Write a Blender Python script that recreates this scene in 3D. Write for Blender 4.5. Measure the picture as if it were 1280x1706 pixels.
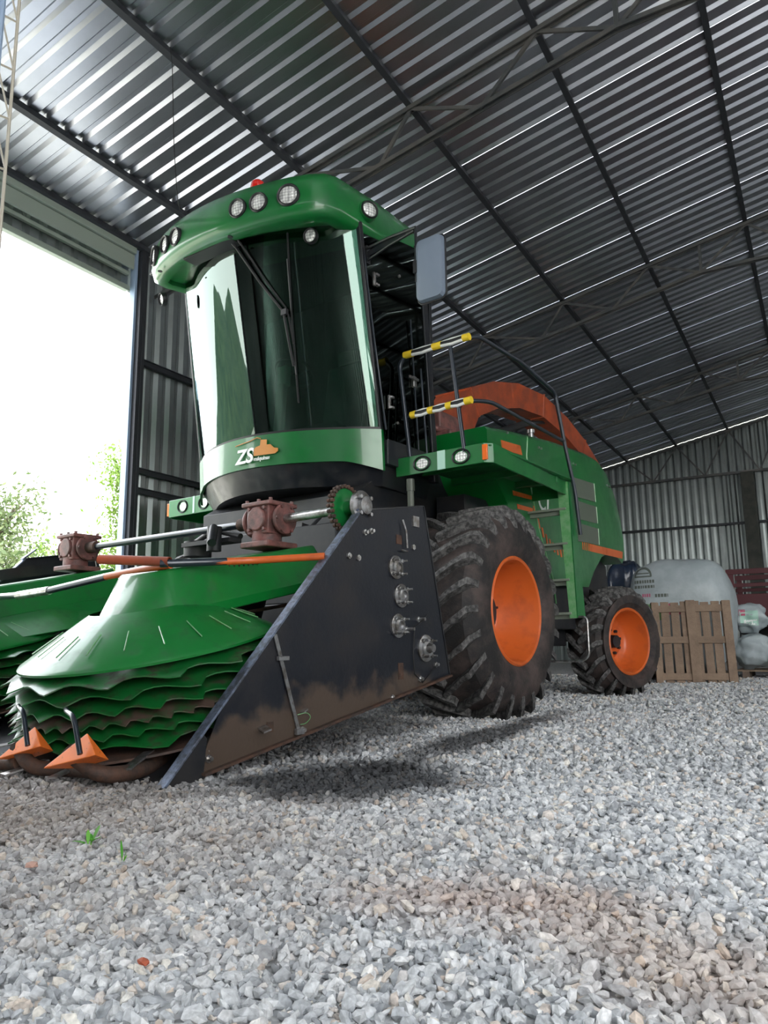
import bpy, bmesh, math, random
import numpy as np
from mathutils import Vector, Matrix, Euler
random.seed(7); rng = np.random.default_rng(11)
PI = math.pi
for o in list(bpy.data.objects): bpy.data.objects.remove(o)
S = bpy.context.scene
COL = S.collection

# ---------------------------------------------------------------- camera
CAM_H, FPX = 0.6, 1255.4
PITCH, ROLL, YAW = 0.175109, -0.011166, -0.525028
fw = Vector((math.sin(YAW)*math.cos(PITCH), math.cos(YAW)*math.cos(PITCH), math.sin(PITCH)))
rt = Vector((math.cos(YAW), -math.sin(YAW), 0)); up = rt.cross(fw)
r2 = rt*math.cos(ROLL)+up*math.sin(ROLL); u2 = -rt*math.sin(ROLL)+up*math.cos(ROLL)
cd = bpy.data.cameras.new('camera'); cam = bpy.data.objects.new('camera', cd); COL.objects.link(cam)
m = Matrix((r2, u2, -fw)).transposed().to_4x4(); m.translation = Vector((0, 0, CAM_H)); cam.matrix_world = m
cd.sensor_fit = 'VERTICAL'; cd.sensor_height = 36; cd.lens = FPX/1706*36; cd.clip_start = 0.05; cd.clip_end = 600
S.camera = cam
# ---------------------------------------------------------------- light
S.view_settings.view_transform = 'Standard'; S.view_settings.look = 'None'
S.view_settings.gamma = 1; S.view_settings.use_curve_mapping = False
S.view_settings.exposure = 2.85
W = bpy.data.worlds.new('world'); S.world = W; W.use_nodes = True
wn = W.node_tree; wn.nodes.clear()
wo = wn.nodes.new('ShaderNodeOutputWorld'); wb = wn.nodes.new('ShaderNodeBackground')
wr = wn.nodes.new('ShaderNodeValToRGB'); ws = wn.nodes.new('ShaderNodeSeparateXYZ'); wt = wn.nodes.new('ShaderNodeTexCoord')
wn.links.new(wt.outputs['Generated'], ws.inputs[0]); wn.links.new(ws.outputs['Z'], wr.inputs[0])
wr.color_ramp.elements[0].color = (1.0, .985, .96, 1); wr.color_ramp.elements[1].color = (0.80, 0.88, 1.0, 1)
wn.links.new(wr.outputs[0], wb.inputs[0]); wb.inputs[1].default_value = 1.15
wn.links.new(wb.outputs[0], wo.inputs[0])
sd = bpy.data.lights.new('sun', 'SUN'); sd.energy = 2.2; sd.angle = 0.02; sd.color = (1, .95, .86)
sun = bpy.data.objects.new('sun', sd); COL.objects.link(sun)
SUN_DIR = Vector((0.50, -0.30, 0.95)).normalized()
sun.rotation_euler = SUN_DIR.to_track_quat('Z', 'Y').to_euler(); sun.location = (20, -12, 30)

# ---------------------------------------------------------------- frames: W = shed, M = machine (turned 6.3 degrees)
PHI = math.radians(6.3)
def toW(p):
    c, s = math.cos(PHI), math.sin(PHI)
    return Vector((c*p[0]+s*p[1], -s*p[0]+c*p[1], p[2]))
BASE = {}   # object name -> base in own frame

# ---------------------------------------------------------------- materials
def mat(name, col, rough=.5, metal=0, coat=0, noise=None, nscale=6, bump=0, bscale=60, col2=None, spec=.5, thr=(.4, .6), rvar=0):
    """plain principled material; col2 mixed in with a noise mask (dirt, wear)"""
    m = bpy.data.materials.new(name); m.use_nodes = True; nt = m.node_tree; b = nt.nodes['Principled BSDF']
    b.inputs['Base Color'].default_value = (*col, 1); b.inputs['Roughness'].default_value = rough
    b.inputs['Metallic'].default_value = metal; b.inputs['Coat Weight'].default_value = coat
    b.inputs['Coat Roughness'].default_value = .08
    b.inputs['Specular IOR Level'].default_value = spec
    tc = nt.nodes.new('ShaderNodeTexCoord')
    if col2:
        n = nt.nodes.new('ShaderNodeTexNoise'); n.inputs['Scale'].default_value = nscale; n.inputs['Detail'].default_value = 8
        n.inputs['Roughness'].default_value = .65
        nt.links.new(tc.outputs['Object'], n.inputs['Vector'])
        r = nt.nodes.new('ShaderNodeMapRange'); r.inputs[1].default_value = thr[0]; r.inputs[2].default_value = thr[1]
        nt.links.new(n.outputs[0], r.inputs[0])
        mx = nt.nodes.new('ShaderNodeMix'); mx.data_type = 'RGBA'
        mx.inputs[6].default_value = (*col, 1); mx.inputs[7].default_value = (*col2, 1)
        nt.links.new(r.outputs[0], mx.inputs[0]); nt.links.new(mx.outputs[2], b.inputs['Base Color'])
        if rvar:
            r3 = nt.nodes.new('ShaderNodeMapRange'); r3.inputs[3].default_value = rough; r3.inputs[4].default_value = rough+rvar
            nt.links.new(r.outputs[0], r3.inputs[0]); nt.links.new(r3.outputs[0], b.inputs['Roughness'])
    if bump:
        n2 = nt.nodes.new('ShaderNodeTexNoise'); n2.inputs['Scale'].default_value = bscale; n2.inputs['Detail'].default_value = 6
        nt.links.new(tc.outputs['Object'], n2.inputs['Vector'])
        bp = nt.nodes.new('ShaderNodeBump'); bp.inputs['Strength'].default_value = bump; bp.inputs['Distance'].default_value = .01
        nt.links.new(n2.outputs[0], bp.inputs['Height']); nt.links.new(bp.outputs[0], b.inputs['Normal'])
    return m
M = {}
M['green'] = mat('green_paint', (.003, .150, .026), .28, 0, .5, col2=(.006, .125, .030), nscale=2.5, rvar=.15)
M['green_dirty'] = mat('green_paint_dusty', (.004, .165, .026), .32, 0, .4, col2=(.018, .13, .035), nscale=9, thr=(.5, .72), rvar=.25)
M['green_worn'] = mat('green_paint_worn', (.008, .17, .028), .36, 0, .3, col2=(.07, .06, .035), nscale=14, thr=(.54, .72), rvar=.3)
M['green_disc'] = mat('worn_disc_green', (.006, .115, .022), .34, 0, .2, col2=(.05, .045, .03), nscale=11, thr=(.50, .66), rvar=.3)
M['disc_rusty'] = mat('rusty_green_disc', (.012, .085, .022), .4, .1, col2=(.09, .055, .04), nscale=9, thr=(.42, .56), rvar=.3)
M['light_green'] = mat('light_green_paint', (.11, .34, .12), .35, 0, .3, col2=(.2, .4, .2), nscale=12)
M['orange'] = mat('orange_paint', (.64, .125, .020), .42, 0, .2, col2=(.46, .09, .02), nscale=5, thr=(.5, .75), rvar=.25)
M['orange_rusty'] = mat('orange_paint_chipped', (.92, .20, .03), .45, col2=(.09, .035, .018), nscale=45, thr=(.62, .65))
M['spout'] = mat('faded_orange_paint', (.42, .07, .018), .5, col2=(.25, .05, .02), nscale=4)
M['black'] = mat('black_paint', (.006, .008, .012), .38, 0, .2, col2=(.03, .028, .028), nscale=7, thr=(.45, .8), rvar=.3)
M['plate'] = mat('black_steel_plate', (.009, .011, .018), .42, 0, 0, col2=(.05, .036, .028), nscale=2.2, thr=(.52, .70), rvar=.25, bump=.15, bscale=40)
M['dark'] = mat('dark_machinery', (.006, .008, .012), .55, col2=(.018, .017, .018), nscale=5)
M['rust'] = mat('rusty_steel', (.10, .05, .032), .7, .1, col2=(.045, .03, .024), nscale=12, bump=.3)
M['pink'] = mat('red_oxide_gearbox_paint', (.22, .085, .075), .55, col2=(.10, .05, .045), nscale=11, bump=.2)
M['steel'] = mat('bare_steel', (.42, .42, .43), .34, .9, col2=(.22, .2, .18), nscale=16)
M['bright_steel'] = mat('polished_worn_steel', (.62, .62, .62), .28, .9, col2=(.3, .28, .26), nscale=20)
M['cab_mount'] = mat('dull_olive_steel', (.10, .11, .09), .5, .3)
M['rung_metal'] = mat('pale_olive_step_metal', (.22, .25, .20), .55, .2)
M['edge'] = mat('blue_grey_steel_edge', (.20, .24, .33), .42, .6, col2=(.1, .11, .13), nscale=25)
M['rail'] = mat('dark_blue_black_tube', (.018, .025, .036), .28, .2, .4)
M['rubber'] = mat('dusty_tyre_rubber', (.015, .014, .014), .72, col2=(.078, .056, .050), nscale=3.5, thr=(.42, .64), bump=.4, bscale=70)
M['rubber_lug'] = mat('scuffed_tyre_lug_rubber', (.030, .029, .029), .7, col2=(.15, .145, .14), nscale=26, thr=(.42, .62), bump=.4, bscale=120)
M['plastic'] = mat('grey_plastic', (.17, .21, .27), .5, bump=.1, bscale=200)
M['black_plastic'] = mat('black_plastic', (.012, .012, .014), .45)
M['seat'] = mat('seat_fabric', (.10, .12, .12), .9)
M['cream'] = mat('pale_cab_trim', (.35, .42, .38), .6)
M['yellow'] = mat('yellow_tape', (.85, .60, .03), .45)
M['white_tape'] = mat('white_tape', (.75, .76, .74), .5)
M['white'] = mat('white_lettering', (.82, .85, .82), .45)
M['logo_orange'] = mat('orange_sticker', (.62, .26, .06), .45)
M['reflector'] = mat('orange_reflector', (.85, .16, .02), .2, 0, .5)
M['red_lens'] = mat('red_beacon_lens', (.75, .02, .012), .18, 0, .6)
M['mesh'] = mat('louvre_mesh', (.15, .18, .14), .6, .2, bump=1.0, bscale=220)
M['light_strip'] = mat('pale_green_tape', (.42, .66, .55), .5)
M['roof_steel'] = mat('roof_frame_steel', (.075, .08, .085), .55, .4, col2=(.12, .115, .11), nscale=3)
M['purlin'] = mat('purlin_steel', (.035, .038, .045), .55, .3)
M['beam_pale'] = mat('pale_green_grey_beam', (.30, .35, .30), .6)
M['blue_post'] = mat('blue_grey_post', (.30, .40, .55), .5)  # pale blue-grey tone; on the door post edge it paints in the light
M['concrete'] = mat('weathered_column', (.045, .05, .045), .8, col2=(.07, .07, .06), nscale=5)
M['wood'] = mat('weathered_pallet_wood', (.33, .235, .165), .85, col2=(.20, .14, .10), nscale=6, thr=(.35, .7), bump=.4)
M['wood_dark'] = mat('dark_pallet_wood', (.20, .145, .11), .85, col2=(.12, .09, .07), nscale=6, thr=(.35, .7), bump=.4)
M['bag'] = mat('white_woven_bag', (.46, .52, .54), .6, bump=.5, bscale=25, col2=(.38, .44, .46), nscale=3)
M['bag_green'] = mat('green_bag_print', (.16, .36, .12), .6)
M['bag_pink'] = mat('pink_bag_print', (.55, .12, .2), .6)
M['bag_grey'] = mat('grey_bag_print', (.13, .15, .13), .6)
M['maroon'] = mat('maroon_trailer_paint', (.085, .008, .014), .5)
M['tarp'] = mat('dark_blue_plastic_wrap', (.012, .025, .055), .25, 0, .5, bump=.8, bscale=14)
M['bark'] = mat('tree_bark', (.09, .07, .05), .9)
M['wire'] = mat('thin_dark_cable', (.02, .02, .02), .6)
M['rope'] = mat('pale_galvanised_bar', (.50, .46, .38), .5)
M['stone_red'] = mat('red_brick_chip', (.42, .10, .05), .85)
M['stone_pink'] = mat('pink_pebble', (.55, .33, .26), .85)

def platemat():        # black paint, with dried mud along the low front part
    m = mat('black_steel_plate_muddy', (.006, .008, .014), .40, bump=.15, bscale=40, col2=(.03, .026, .025), nscale=2.4, thr=(.5, .8), rvar=.2)
    nt = m.node_tree; b = nt.nodes['Principled BSDF']; L = nt.links; prev = b.inputs['Base Color'].links[0].from_socket
    tc = nt.nodes.new('ShaderNodeTexCoord'); sx = nt.nodes.new('ShaderNodeSeparateXYZ'); L.new(tc.outputs['Object'], sx.inputs[0])
    n = nt.nodes.new('ShaderNodeTexNoise'); n.inputs['Scale'].default_value = 4.5; n.inputs['Detail'].default_value = 7; L.new(tc.outputs['Object'], n.inputs['Vector'])
    # height above the sloping lower edge plus noise
    a = nt.nodes.new('ShaderNodeMath'); a.operation = 'MULTIPLY_ADD'; L.new(sx.outputs['Y'], a.inputs[0]); a.inputs[1].default_value = -.05; L.new(sx.outputs['Z'], a.inputs[2])
    c = nt.nodes.new('ShaderNodeMath'); c.operation = 'MULTIPLY_ADD'; L.new(n.outputs[0], c.inputs[0]); c.inputs[1].default_value = -.55; L.new(a.outputs[0], c.inputs[2])
    r = nt.nodes.new('ShaderNodeMapRange'); r.inputs[1].default_value = .10; r.inputs[2].default_value = .02; L.new(c.outputs[0], r.inputs[0])
    x = nt.nodes.new('ShaderNodeMix'); x.data_type = 'RGBA'; L.new(r.outputs[0], x.inputs[0]); L.new(prev, x.inputs[6]); x.inputs[7].default_value = (.075, .052, .038, 1)
    L.new(x.outputs[2], b.inputs['Base Color']); return m
M['plate'] = platemat()
def leafmat(name, c1, c2):
    m = bpy.data.materials.new(name); m.use_nodes = True; nt = m.node_tree; b = nt.nodes['Principled BSDF']
    g = nt.nodes.new('ShaderNodeNewGeometry'); mx = nt.nodes.new('ShaderNodeMix'); mx.data_type = 'RGBA'
    mx.inputs[6].default_value = (*c1, 1); mx.inputs[7].default_value = (*c2, 1)
    nt.links.new(g.outputs['Random Per Island'], mx.inputs[0]); nt.links.new(mx.outputs[2], b.inputs['Base Color'])
    b.inputs['Roughness'].default_value = .5
    tr = nt.nodes.new('ShaderNodeBsdfTranslucent'); nt.links.new(mx.outputs[2], tr.inputs[0])
    ms = nt.nodes.new('ShaderNodeMixShader'); ms.inputs[0].default_value = .45
    nt.links.new(b.outputs[0], ms.inputs[1]); nt.links.new(tr.outputs[0], ms.inputs[2])
    nt.links.new(ms.outputs[0], nt.nodes['Material Output'].inputs[0]); return m
M['leaf'] = leafmat('leaf_yellow_green', (.075, .15, .02), (.16, .25, .04))
M['leaf2'] = leafmat('leaf_olive_green', (.06, .10, .035), (.12, .15, .06))
M['weed'] = leafmat('weed_green', (.10, .42, .04), (.2, .55, .05))

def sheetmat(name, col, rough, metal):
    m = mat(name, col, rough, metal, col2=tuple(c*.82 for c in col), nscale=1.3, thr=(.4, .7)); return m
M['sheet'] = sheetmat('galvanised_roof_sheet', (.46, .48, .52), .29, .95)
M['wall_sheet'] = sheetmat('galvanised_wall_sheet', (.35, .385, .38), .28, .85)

def glassmat(name, tint, ior, rough=0.0):
    m = bpy.data.materials.new(name); m.use_nodes = True; nt = m.node_tree; nt.nodes.clear()
    o = nt.nodes.new('ShaderNodeOutputMaterial'); t = nt.nodes.new('ShaderNodeBsdfTransparent'); t.inputs[0].default_value = (*tint, 1)
    g = nt.nodes.new('ShaderNodeBsdfGlossy'); g.inputs['Roughness'].default_value = rough; g.inputs[0].default_value = (.70, .86, .78, 1)
    f = nt.nodes.new('ShaderNodeFresnel'); f.inputs[0].default_value = ior
    x = nt.nodes.new('ShaderNodeMixShader'); nt.links.new(f.outputs[0], x.inputs[0]); nt.links.new(t.outputs[0], x.inputs[1]); nt.links.new(g.outputs[0], x.inputs[2])
    nt.links.new(x.outputs[0], o.inputs[0]); return m
M['glass'] = glassmat('green_tinted_windscreen', (.36, .54, .47), 1.9, .02)
M['glass_dark'] = glassmat('dark_tinted_cab_glass', (.018, .022, .028), 1.38, .03)

def ledmat():
    m = bpy.data.materials.new('led_lens'); m.use_nodes = True; nt = m.node_tree; b = nt.nodes['Principled BSDF']
    tc = nt.nodes.new('ShaderNodeTexCoord'); v = nt.nodes.new('ShaderNodeTexVoronoi'); v.inputs['Scale'].default_value = 42
    v.inputs['Randomness'].default_value = .15
    nt.links.new(tc.outputs['Object'], v.inputs['Vector'])
    r = nt.nodes.new('ShaderNodeValToRGB'); r.color_ramp.elements[0].color = (.95, .95, .92, 1); r.color_ramp.elements[1].color = (.30, .30, .30, 1)
    r.color_ramp.elements[0].position = .3; r.color_ramp.elements[1].position = .75
    nt.links.new(v.outputs['Distance'], r.inputs[0]); nt.links.new(r.outputs[0], b.inputs['Base Color'])
    b.inputs['Roughness'].default_value = .15; b.inputs['Metallic'].default_value = .2
    b.inputs['Coat Weight'].default_value = .6
    bp = nt.nodes.new('ShaderNodeBump'); bp.inputs['Strength'].default_value = .8; bp.inputs['Distance'].default_value = .01
    nt.links.new(v.outputs['Distance'], bp.inputs['Height']); nt.links.new(bp.outputs[0], b.inputs['Normal'])
    return m
M['led'] = ledmat()

# gravel: stones and the bed share a colour recipe; stains keep their own shape on the ground
def stain_nodes(nt, base_out):
    g = nt.nodes.new('ShaderNodeNewGeometry'); N = nt.nodes; L = nt.links
    n = N.new('ShaderNodeTexNoise'); n.inputs['Scale'].default_value = 2.2; n.inputs['Detail'].default_value = 7; n.inputs['Roughness'].default_value = .7
    L.new(g.outputs['Position'], n.inputs['Vector'])
    def blob(cx, cy, rx, ry, rot, lo, hi, amp, col, prev, k):
        mp = N.new('ShaderNodeMapping'); mp.vector_type = 'TEXTURE'
        mp.inputs['Location'].default_value = (cx, cy, 0); mp.inputs['Rotation'].default_value = (0, 0, rot); mp.inputs['Scale'].default_value = (rx, ry, 1e4)
        L.new(g.outputs['Position'], mp.inputs['Vector'])
        ln = N.new('ShaderNodeVectorMath'); ln.operation = 'LENGTH'; L.new(mp.outputs[0], ln.inputs[0])
        ad = N.new('ShaderNodeMath'); ad.operation = 'MULTIPLY_ADD'; L.new(n.outputs[0], ad.inputs[0]); ad.inputs[1].default_value = amp; L.new(ln.outputs['Value'], ad.inputs[2])
        mr = N.new('ShaderNodeMapRange'); mr.inputs[1].default_value = lo; mr.inputs[2].default_value = hi; mr.inputs[3].default_value = k; mr.inputs[4].default_value = 0
        L.new(ad.outputs[0], mr.inputs[0])
        mx = N.new('ShaderNodeMix'); mx.data_type = 'RGBA'; L.new(mr.outputs[0], mx.inputs[0]); L.new(prev, mx.inputs[6]); mx.inputs[7].default_value = (*col, 1)
        return mx.outputs[2]
    c = base_out
    c = blob(-3.0, 1.7, 1.7, 1.1, .1, 1.5, 2.6, 2.4, (.20, .14, .095), c, .62)       # brown chaff by the header
    c = blob(-.75, 1.75, .35, .22, .3, 1.2, 2.3, 2.0, (.42, .27, .2), c, .5)      # reddish patch
    c = blob(-.25, 1.6, .5, .25, -.4, 1.2, 2.3, 2.0, (.45, .31, .22), c, .45)
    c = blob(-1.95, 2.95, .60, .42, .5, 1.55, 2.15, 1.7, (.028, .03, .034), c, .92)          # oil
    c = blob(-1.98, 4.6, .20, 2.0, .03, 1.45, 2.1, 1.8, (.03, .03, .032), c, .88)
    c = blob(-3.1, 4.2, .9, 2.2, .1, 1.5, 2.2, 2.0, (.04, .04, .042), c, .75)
    return c
def stonemat():
    m = bpy.data.materials.new('crushed_stone'); m.use_nodes = True; nt = m.node_tree; b = nt.nodes['Principled BSDF']; L = nt.links
    g = nt.nodes.new('ShaderNodeNewGeometry'); r = nt.nodes.new('ShaderNodeValToRGB'); cr = r.color_ramp
    cr.elements[0].color = (.32, .335, .35, 1); cr.elements[1].color = (.88, .88, .87, 1)
    for p, c in ((.25, (.52, .535, .55, 1)), (.55, (.66, .67, .675, 1)), (.82, (.75, .75, .745, 1)), (.90, (.68, .57, .48, 1)), (.945, (.80, .76, .68, 1))):
        e = cr.elements.new(p); e.color = c
    L.new(g.outputs['Random Per Island'], r.inputs[0])
    n = nt.nodes.new('ShaderNodeTexNoise'); n.inputs['Scale'].default_value = 90; n.inputs['Detail'].default_value = 5
    L.new(g.outputs['Position'], n.inputs['Vector'])
    mr = nt.nodes.new('ShaderNodeMapRange'); mr.inputs[1].default_value = .3; mr.inputs[2].default_value = .7; mr.inputs[3].default_value = .72; mr.inputs[4].default_value = 1.22
    L.new(n.outputs[0], mr.inputs[0])
    mm = nt.nodes.new('ShaderNodeMix'); mm.data_type = 'RGBA'; mm.blend_type = 'MULTIPLY'; mm.inputs[0].default_value = 1
    L.new(r.outputs[0], mm.inputs[6]); L.new(mr.outputs[0], mm.inputs[7])
    L.new(stain_nodes(nt, mm.outputs[2]), b.inputs['Base Color']); b.inputs['Roughness'].default_value = .8
    return m
def bedmat():
    m = bpy.data.materials.new('gravel_bed'); m.use_nodes = True; nt = m.node_tree; b = nt.nodes['Principled BSDF']; L = nt.links
    g = nt.nodes.new('ShaderNodeNewGeometry'); v = nt.nodes.new('ShaderNodeTexVoronoi'); v.inputs['Scale'].default_value = 42
    L.new(g.outputs['Position'], v.inputs['Vector'])
    sp = nt.nodes.new('ShaderNodeSeparateColor'); L.new(v.outputs['Color'], sp.inputs[0])
    r = nt.nodes.new('ShaderNodeValToRGB'); r.color_ramp.elements[0].color = (.36, .37, .38, 1); r.color_ramp.elements[1].color = (.70, .70, .70, 1)
    L.new(sp.outputs[0], r.inputs[0])
    L.new(stain_nodes(nt, r.outputs[0]), b.inputs['Base Color']); b.inputs['Roughness'].default_value = .85
    bp = nt.nodes.new('ShaderNodeBump'); bp.inputs['Strength'].default_value = 1; bp.inputs['Distance'].default_value = .012; bp.invert = True
    L.new(v.outputs['Distance'], bp.inputs['Height']); L.new(bp.outputs[0], b.inputs['Normal'])
    return m
M['stone'] = stonemat(); M['bed'] = bedmat()
M['ground_out'] = mat('outdoor_ground', (.42, .40, .36), .9, col2=(.30, .31, .22), nscale=.15, thr=(.45, .6))
M['hill'] = mat('wooded_hill', (.022, .055, .035), .9, col2=(.05, .09, .05), nscale=.25, bump=1, bscale=.6)

# ---------------------------------------------------------------- mesh builder
class MB:
    def __init__(s): s.v = []; s.f = []; s.mi = []; s.cur = 0
    def mat(s, i): s.cur = i; return s
    def mark(s):
        s.marks = getattr(s, 'marks', [])+[(len(s.v), len(s.f))]; return s
    def each(s, name, mats, parent, **k):
        """one object per marked piece"""
        ms = [(0, 0)]+getattr(s, 'marks', []); ms = [m_ for m_ in ms if m_ != (len(s.v), len(s.f))]+[(len(s.v), len(s.f))]
        for (v0, f0), (v1, f1) in zip(ms, ms[1:]):
            if v1 == v0: continue
            q = MB(); q.v = s.v[v0:v1]; q.f = [[i-v0 for i in f] for f in s.f[f0:f1]]; q.mi = s.mi[f0:f1]; q.build(name, mats, parent, **k)
    def add(s, vs, fs):
        n = len(s.v); s.v += [tuple(v) for v in vs]
        for f in fs: s.f.append([n+i for i in f]); s.mi.append(s.cur)
        return s
    def box(s, c, size, rot=None, R=None):
        hx, hy, hz = size[0]/2, size[1]/2, size[2]/2
        vs = [Vector((x*hx, y*hy, z*hz)) for x in (-1, 1) for y in (-1, 1) for z in (-1, 1)]
        if rot: R = Euler(rot).to_matrix()
        if R is not None: vs = [R @ v for v in vs]
        c = Vector(c); vs = [v+c for v in vs]
        return s.add(vs, [(0, 1, 3, 2), (4, 6, 7, 5), (0, 4, 5, 1), (2, 3, 7, 6), (0, 2, 6, 4), (1, 5, 7, 3)])
    def bar(s, a, b, w, h=None, upv=(0, 0, 1)):
        """rectangular bar from a to b"""
        h = h or w; a = Vector(a); b = Vector(b); d = (b-a); L = d.length; d.normalize(); u = Vector(upv)
        if abs(d.dot(u)) > .98: u = Vector((0, 1, 0))
        x = d.cross(u).normalized(); z = x.cross(d)
        R = Matrix((x, d, z)).transposed()
        return s.box((a+b)/2, (w, L, h), R=R)
    def prism(s, poly, axis, lo, hi):
        """poly: 2D points in the two other axes (order x,y,z without axis)"""
        def P(p, t):
            q = list(p); q.insert(axis, t); return tuple(q)
        n = len(poly); vs = [P(p, lo) for p in poly]+[P(p, hi) for p in poly]
        fs = [tuple(range(n))[::-1], tuple(range(n, 2*n))]+[(i, (i+1) % n, n+(i+1) % n, n+i) for i in range(n)]
        return s.add(vs, fs)
    def tube(s, pts, r, n=10, closed=False, cap=True, hollow=False):
        pts = [Vector(p) for p in pts]; N = len(pts); rr = r if isinstance(r, (list, tuple)) else [r]*N
        base = len(s.v); prev = None; rings = []
        for i, p in enumerate(pts):
            if closed: t = pts[(i+1) % N]-pts[i-1]
            else: t = (pts[min(i+1, N-1)]-pts[max(i-1, 0)])
            t.normalize()
            if prev is None:
                u = Vector((0, 0, 1)) if abs(t.z) < .9 else Vector((1, 0, 0)); x = t.cross(u).normalized()
            else: x = (prev-t*prev.dot(t)).normalized()
            prev = x; y = t.cross(x)
            rings.append([p+(x*math.cos(2*PI*k/n)+y*math.sin(2*PI*k/n))*rr[i] for k in range(n)])
        vs = [v for r_ in rings for v in r_]; fs = []
        for i in range(N if closed else N-1):
            j = (i+1) % N
            for k in range(n): fs.append((i*n+k, i*n+(k+1) % n, j*n+(k+1) % n, j*n+k))
        if not closed and cap: fs += [tuple(range(n))[::-1], tuple(range((N-1)*n, N*n))]
        return s.add(vs, fs)
    def lathe(s, prof, c, ax, n=32, closed=False, a0=0, a1=2*PI, refx=None):
        """prof list of (radius, height along axis)"""
        ax = Vector(ax).normalized(); u = Vector((0, 0, 1)) if abs(ax.z) < .9 else Vector((1, 0, 0))
        if refx is not None: u = Vector(refx)
        y = ax.cross(u).normalized(); x = y.cross(ax); c = Vector(c); full = abs(a1-a0-2*PI) < 1e-6; m = n if full else n+1
        vs = []
        for k in range(m):
            a = a0+(a1-a0)*k/n; d = x*math.cos(a)+y*math.sin(a)
            for r, h in prof: vs.append(c+d*r+ax*h)
        P = len(prof); fs = []
        for k in range(n):
            k2 = (k+1) % m
            for i in range(P if closed else P-1):
                j = (i+1) % P; fs.append((k*P+i, k2*P+i, k2*P+j, k*P+j))
        return s.add(vs, fs)
    def cyl(s, a, b, r0, r1=None, n=20):
        r1 = r0 if r1 is None else r1; a = Vector(a); b = Vector(b); L = (b-a).length
        return s.lathe([(0, 0), (r0, 0), (r1, L), (0, L)], a, b-a, n)
    def loft(s, rings, cap=True, closed=True):
        n = len(rings[0]); vs = [v for r in rings for v in r]; fs = []
        for i in range(len(rings)-1):
            for k in range(n if closed else n-1):
                fs.append((i*n+k, i*n+(k+1) % n, (i+1)*n+(k+1) % n, (i+1)*n+k))
        if cap: fs += [tuple(range(n))[::-1], tuple(range((len(rings)-1)*n, len(rings)*n))]
        return s.add(vs, fs)
    def sheet(s, rows, t, nrm=None):
        """thick skin over a grid of points; t is an offset vector"""
        t = Vector(t); R = len(rows); C = len(rows[0])
        vs = [Vector(v) for r in rows for v in r]; vs2 = [v+t for v in vs]; n = R*C; fs = []
        for i in range(R-1):
            for j in range(C-1):
                a = i*C+j; fs.append((a, a+1, a+C+1, a+C)); fs.append((n+a, n+a+C, n+a+C+1, n+a+1))
        for j in range(C-1):
            fs.append((j, n+j, n+j+1, j+1)); a = (R-1)*C+j; fs.append((a, a+1, n+a+1, n+a))
        for i in range(R-1):
            a = i*C; fs.append((a, a+C, n+a+C, n+a)); a = i*C+C-1; fs.append((a, n+a, n+a+C, a+C))
        return s.add(vs+vs2, fs)
    def build(s, name, mats, parent=None, smooth=35, bevel=0, frame='W', base=None, kind=None):
        if not isinstance(mats, (list, tuple)): mats = [mats]
        b = Vector(base) if base is not None else (BASE[parent.name][0] if parent is not None else Vector((0, 0, 0)))
        fr = BASE[parent.name][1] if parent is not None else frame
        me = bpy.data.meshes.new(name); me.from_pydata([tuple(Vector(v)-b) for v in s.v], [], s.f)
        for x in mats: me.materials.append(M[x])
        me.polygons.foreach_set('material_index', s.mi)
        bm = bmesh.new(); bm.from_mesh(me); bmesh.ops.recalc_face_normals(bm, faces=bm.faces); bm.to_mesh(me); bm.free()
        me.update()
        if smooth: me.polygons.foreach_set('use_smooth', [True]*len(me.polygons)); me.set_sharp_from_angle(angle=math.radians(smooth))
        o = bpy.data.objects.new(name, me); COL.objects.link(o)
        if parent is not None: o.parent = parent
        else: place(o, b, fr)
        BASE[o.name] = (b, fr)
        if bevel:
            bv = o.modifiers.new('bevel', 'BEVEL'); bv.width = bevel; bv.segments = 2; bv.limit_method = 'ANGLE'; bv.angle_limit = math.radians(40)
        if kind: o['kind'] = kind
        return o
def place(o, b, fr):
    if fr == 'M': o.location = toW(b); o.rotation_euler = (0, 0, -PHI)
    else: o.location = b
def thing(name, label, cat, base, frame='W', group=None):
    o = bpy.data.objects.new(name, None); COL.objects.link(o); o.empty_display_size = .2
    b = Vector(base); place(o, b, frame); BASE[o.name] = (b, frame)
    o['label'] = label; o['category'] = cat
    if group: o['group'] = group
    return o
def tag(o, label, cat, group=None, kind=None):
    o['label'] = label; o['category'] = cat
    if group: o['group'] = group
    if kind: o['kind'] = kind
    return o
def arc(c, r, a0, a1, n, plane='xz'):
    out = []
    for i in range(n+1):
        a = a0+(a1-a0)*i/n; p = [c[0], c[1], c[2]]
        i0, i1 = {'xz': (0, 2), 'yz': (1, 2), 'xy': (0, 1)}[plane]
        p[i0] += r*math.cos(a); p[i1] += r*math.sin(a); out.append(tuple(p))
    return out
def bent(pts, r, n=5):
    """polyline with rounded corners of radius r"""
    pts = [Vector(p) for p in pts]; out = [pts[0]]
    for i in range(1, len(pts)-1):
        a, b, c = pts[i-1], pts[i], pts[i+1]; d1 = (a-b); d2 = (c-b); k = min(r, d1.length*.45, d2.length*.45)
        p0 = b+d1.normalized()*k; p1 = b+d2.normalized()*k
        for t in range(n+1):
            t /= n; out.append(p0*(1-t)**2+b*2*t*(1-t)+p1*t*t)
    out.append(pts[-1]); return out
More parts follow.
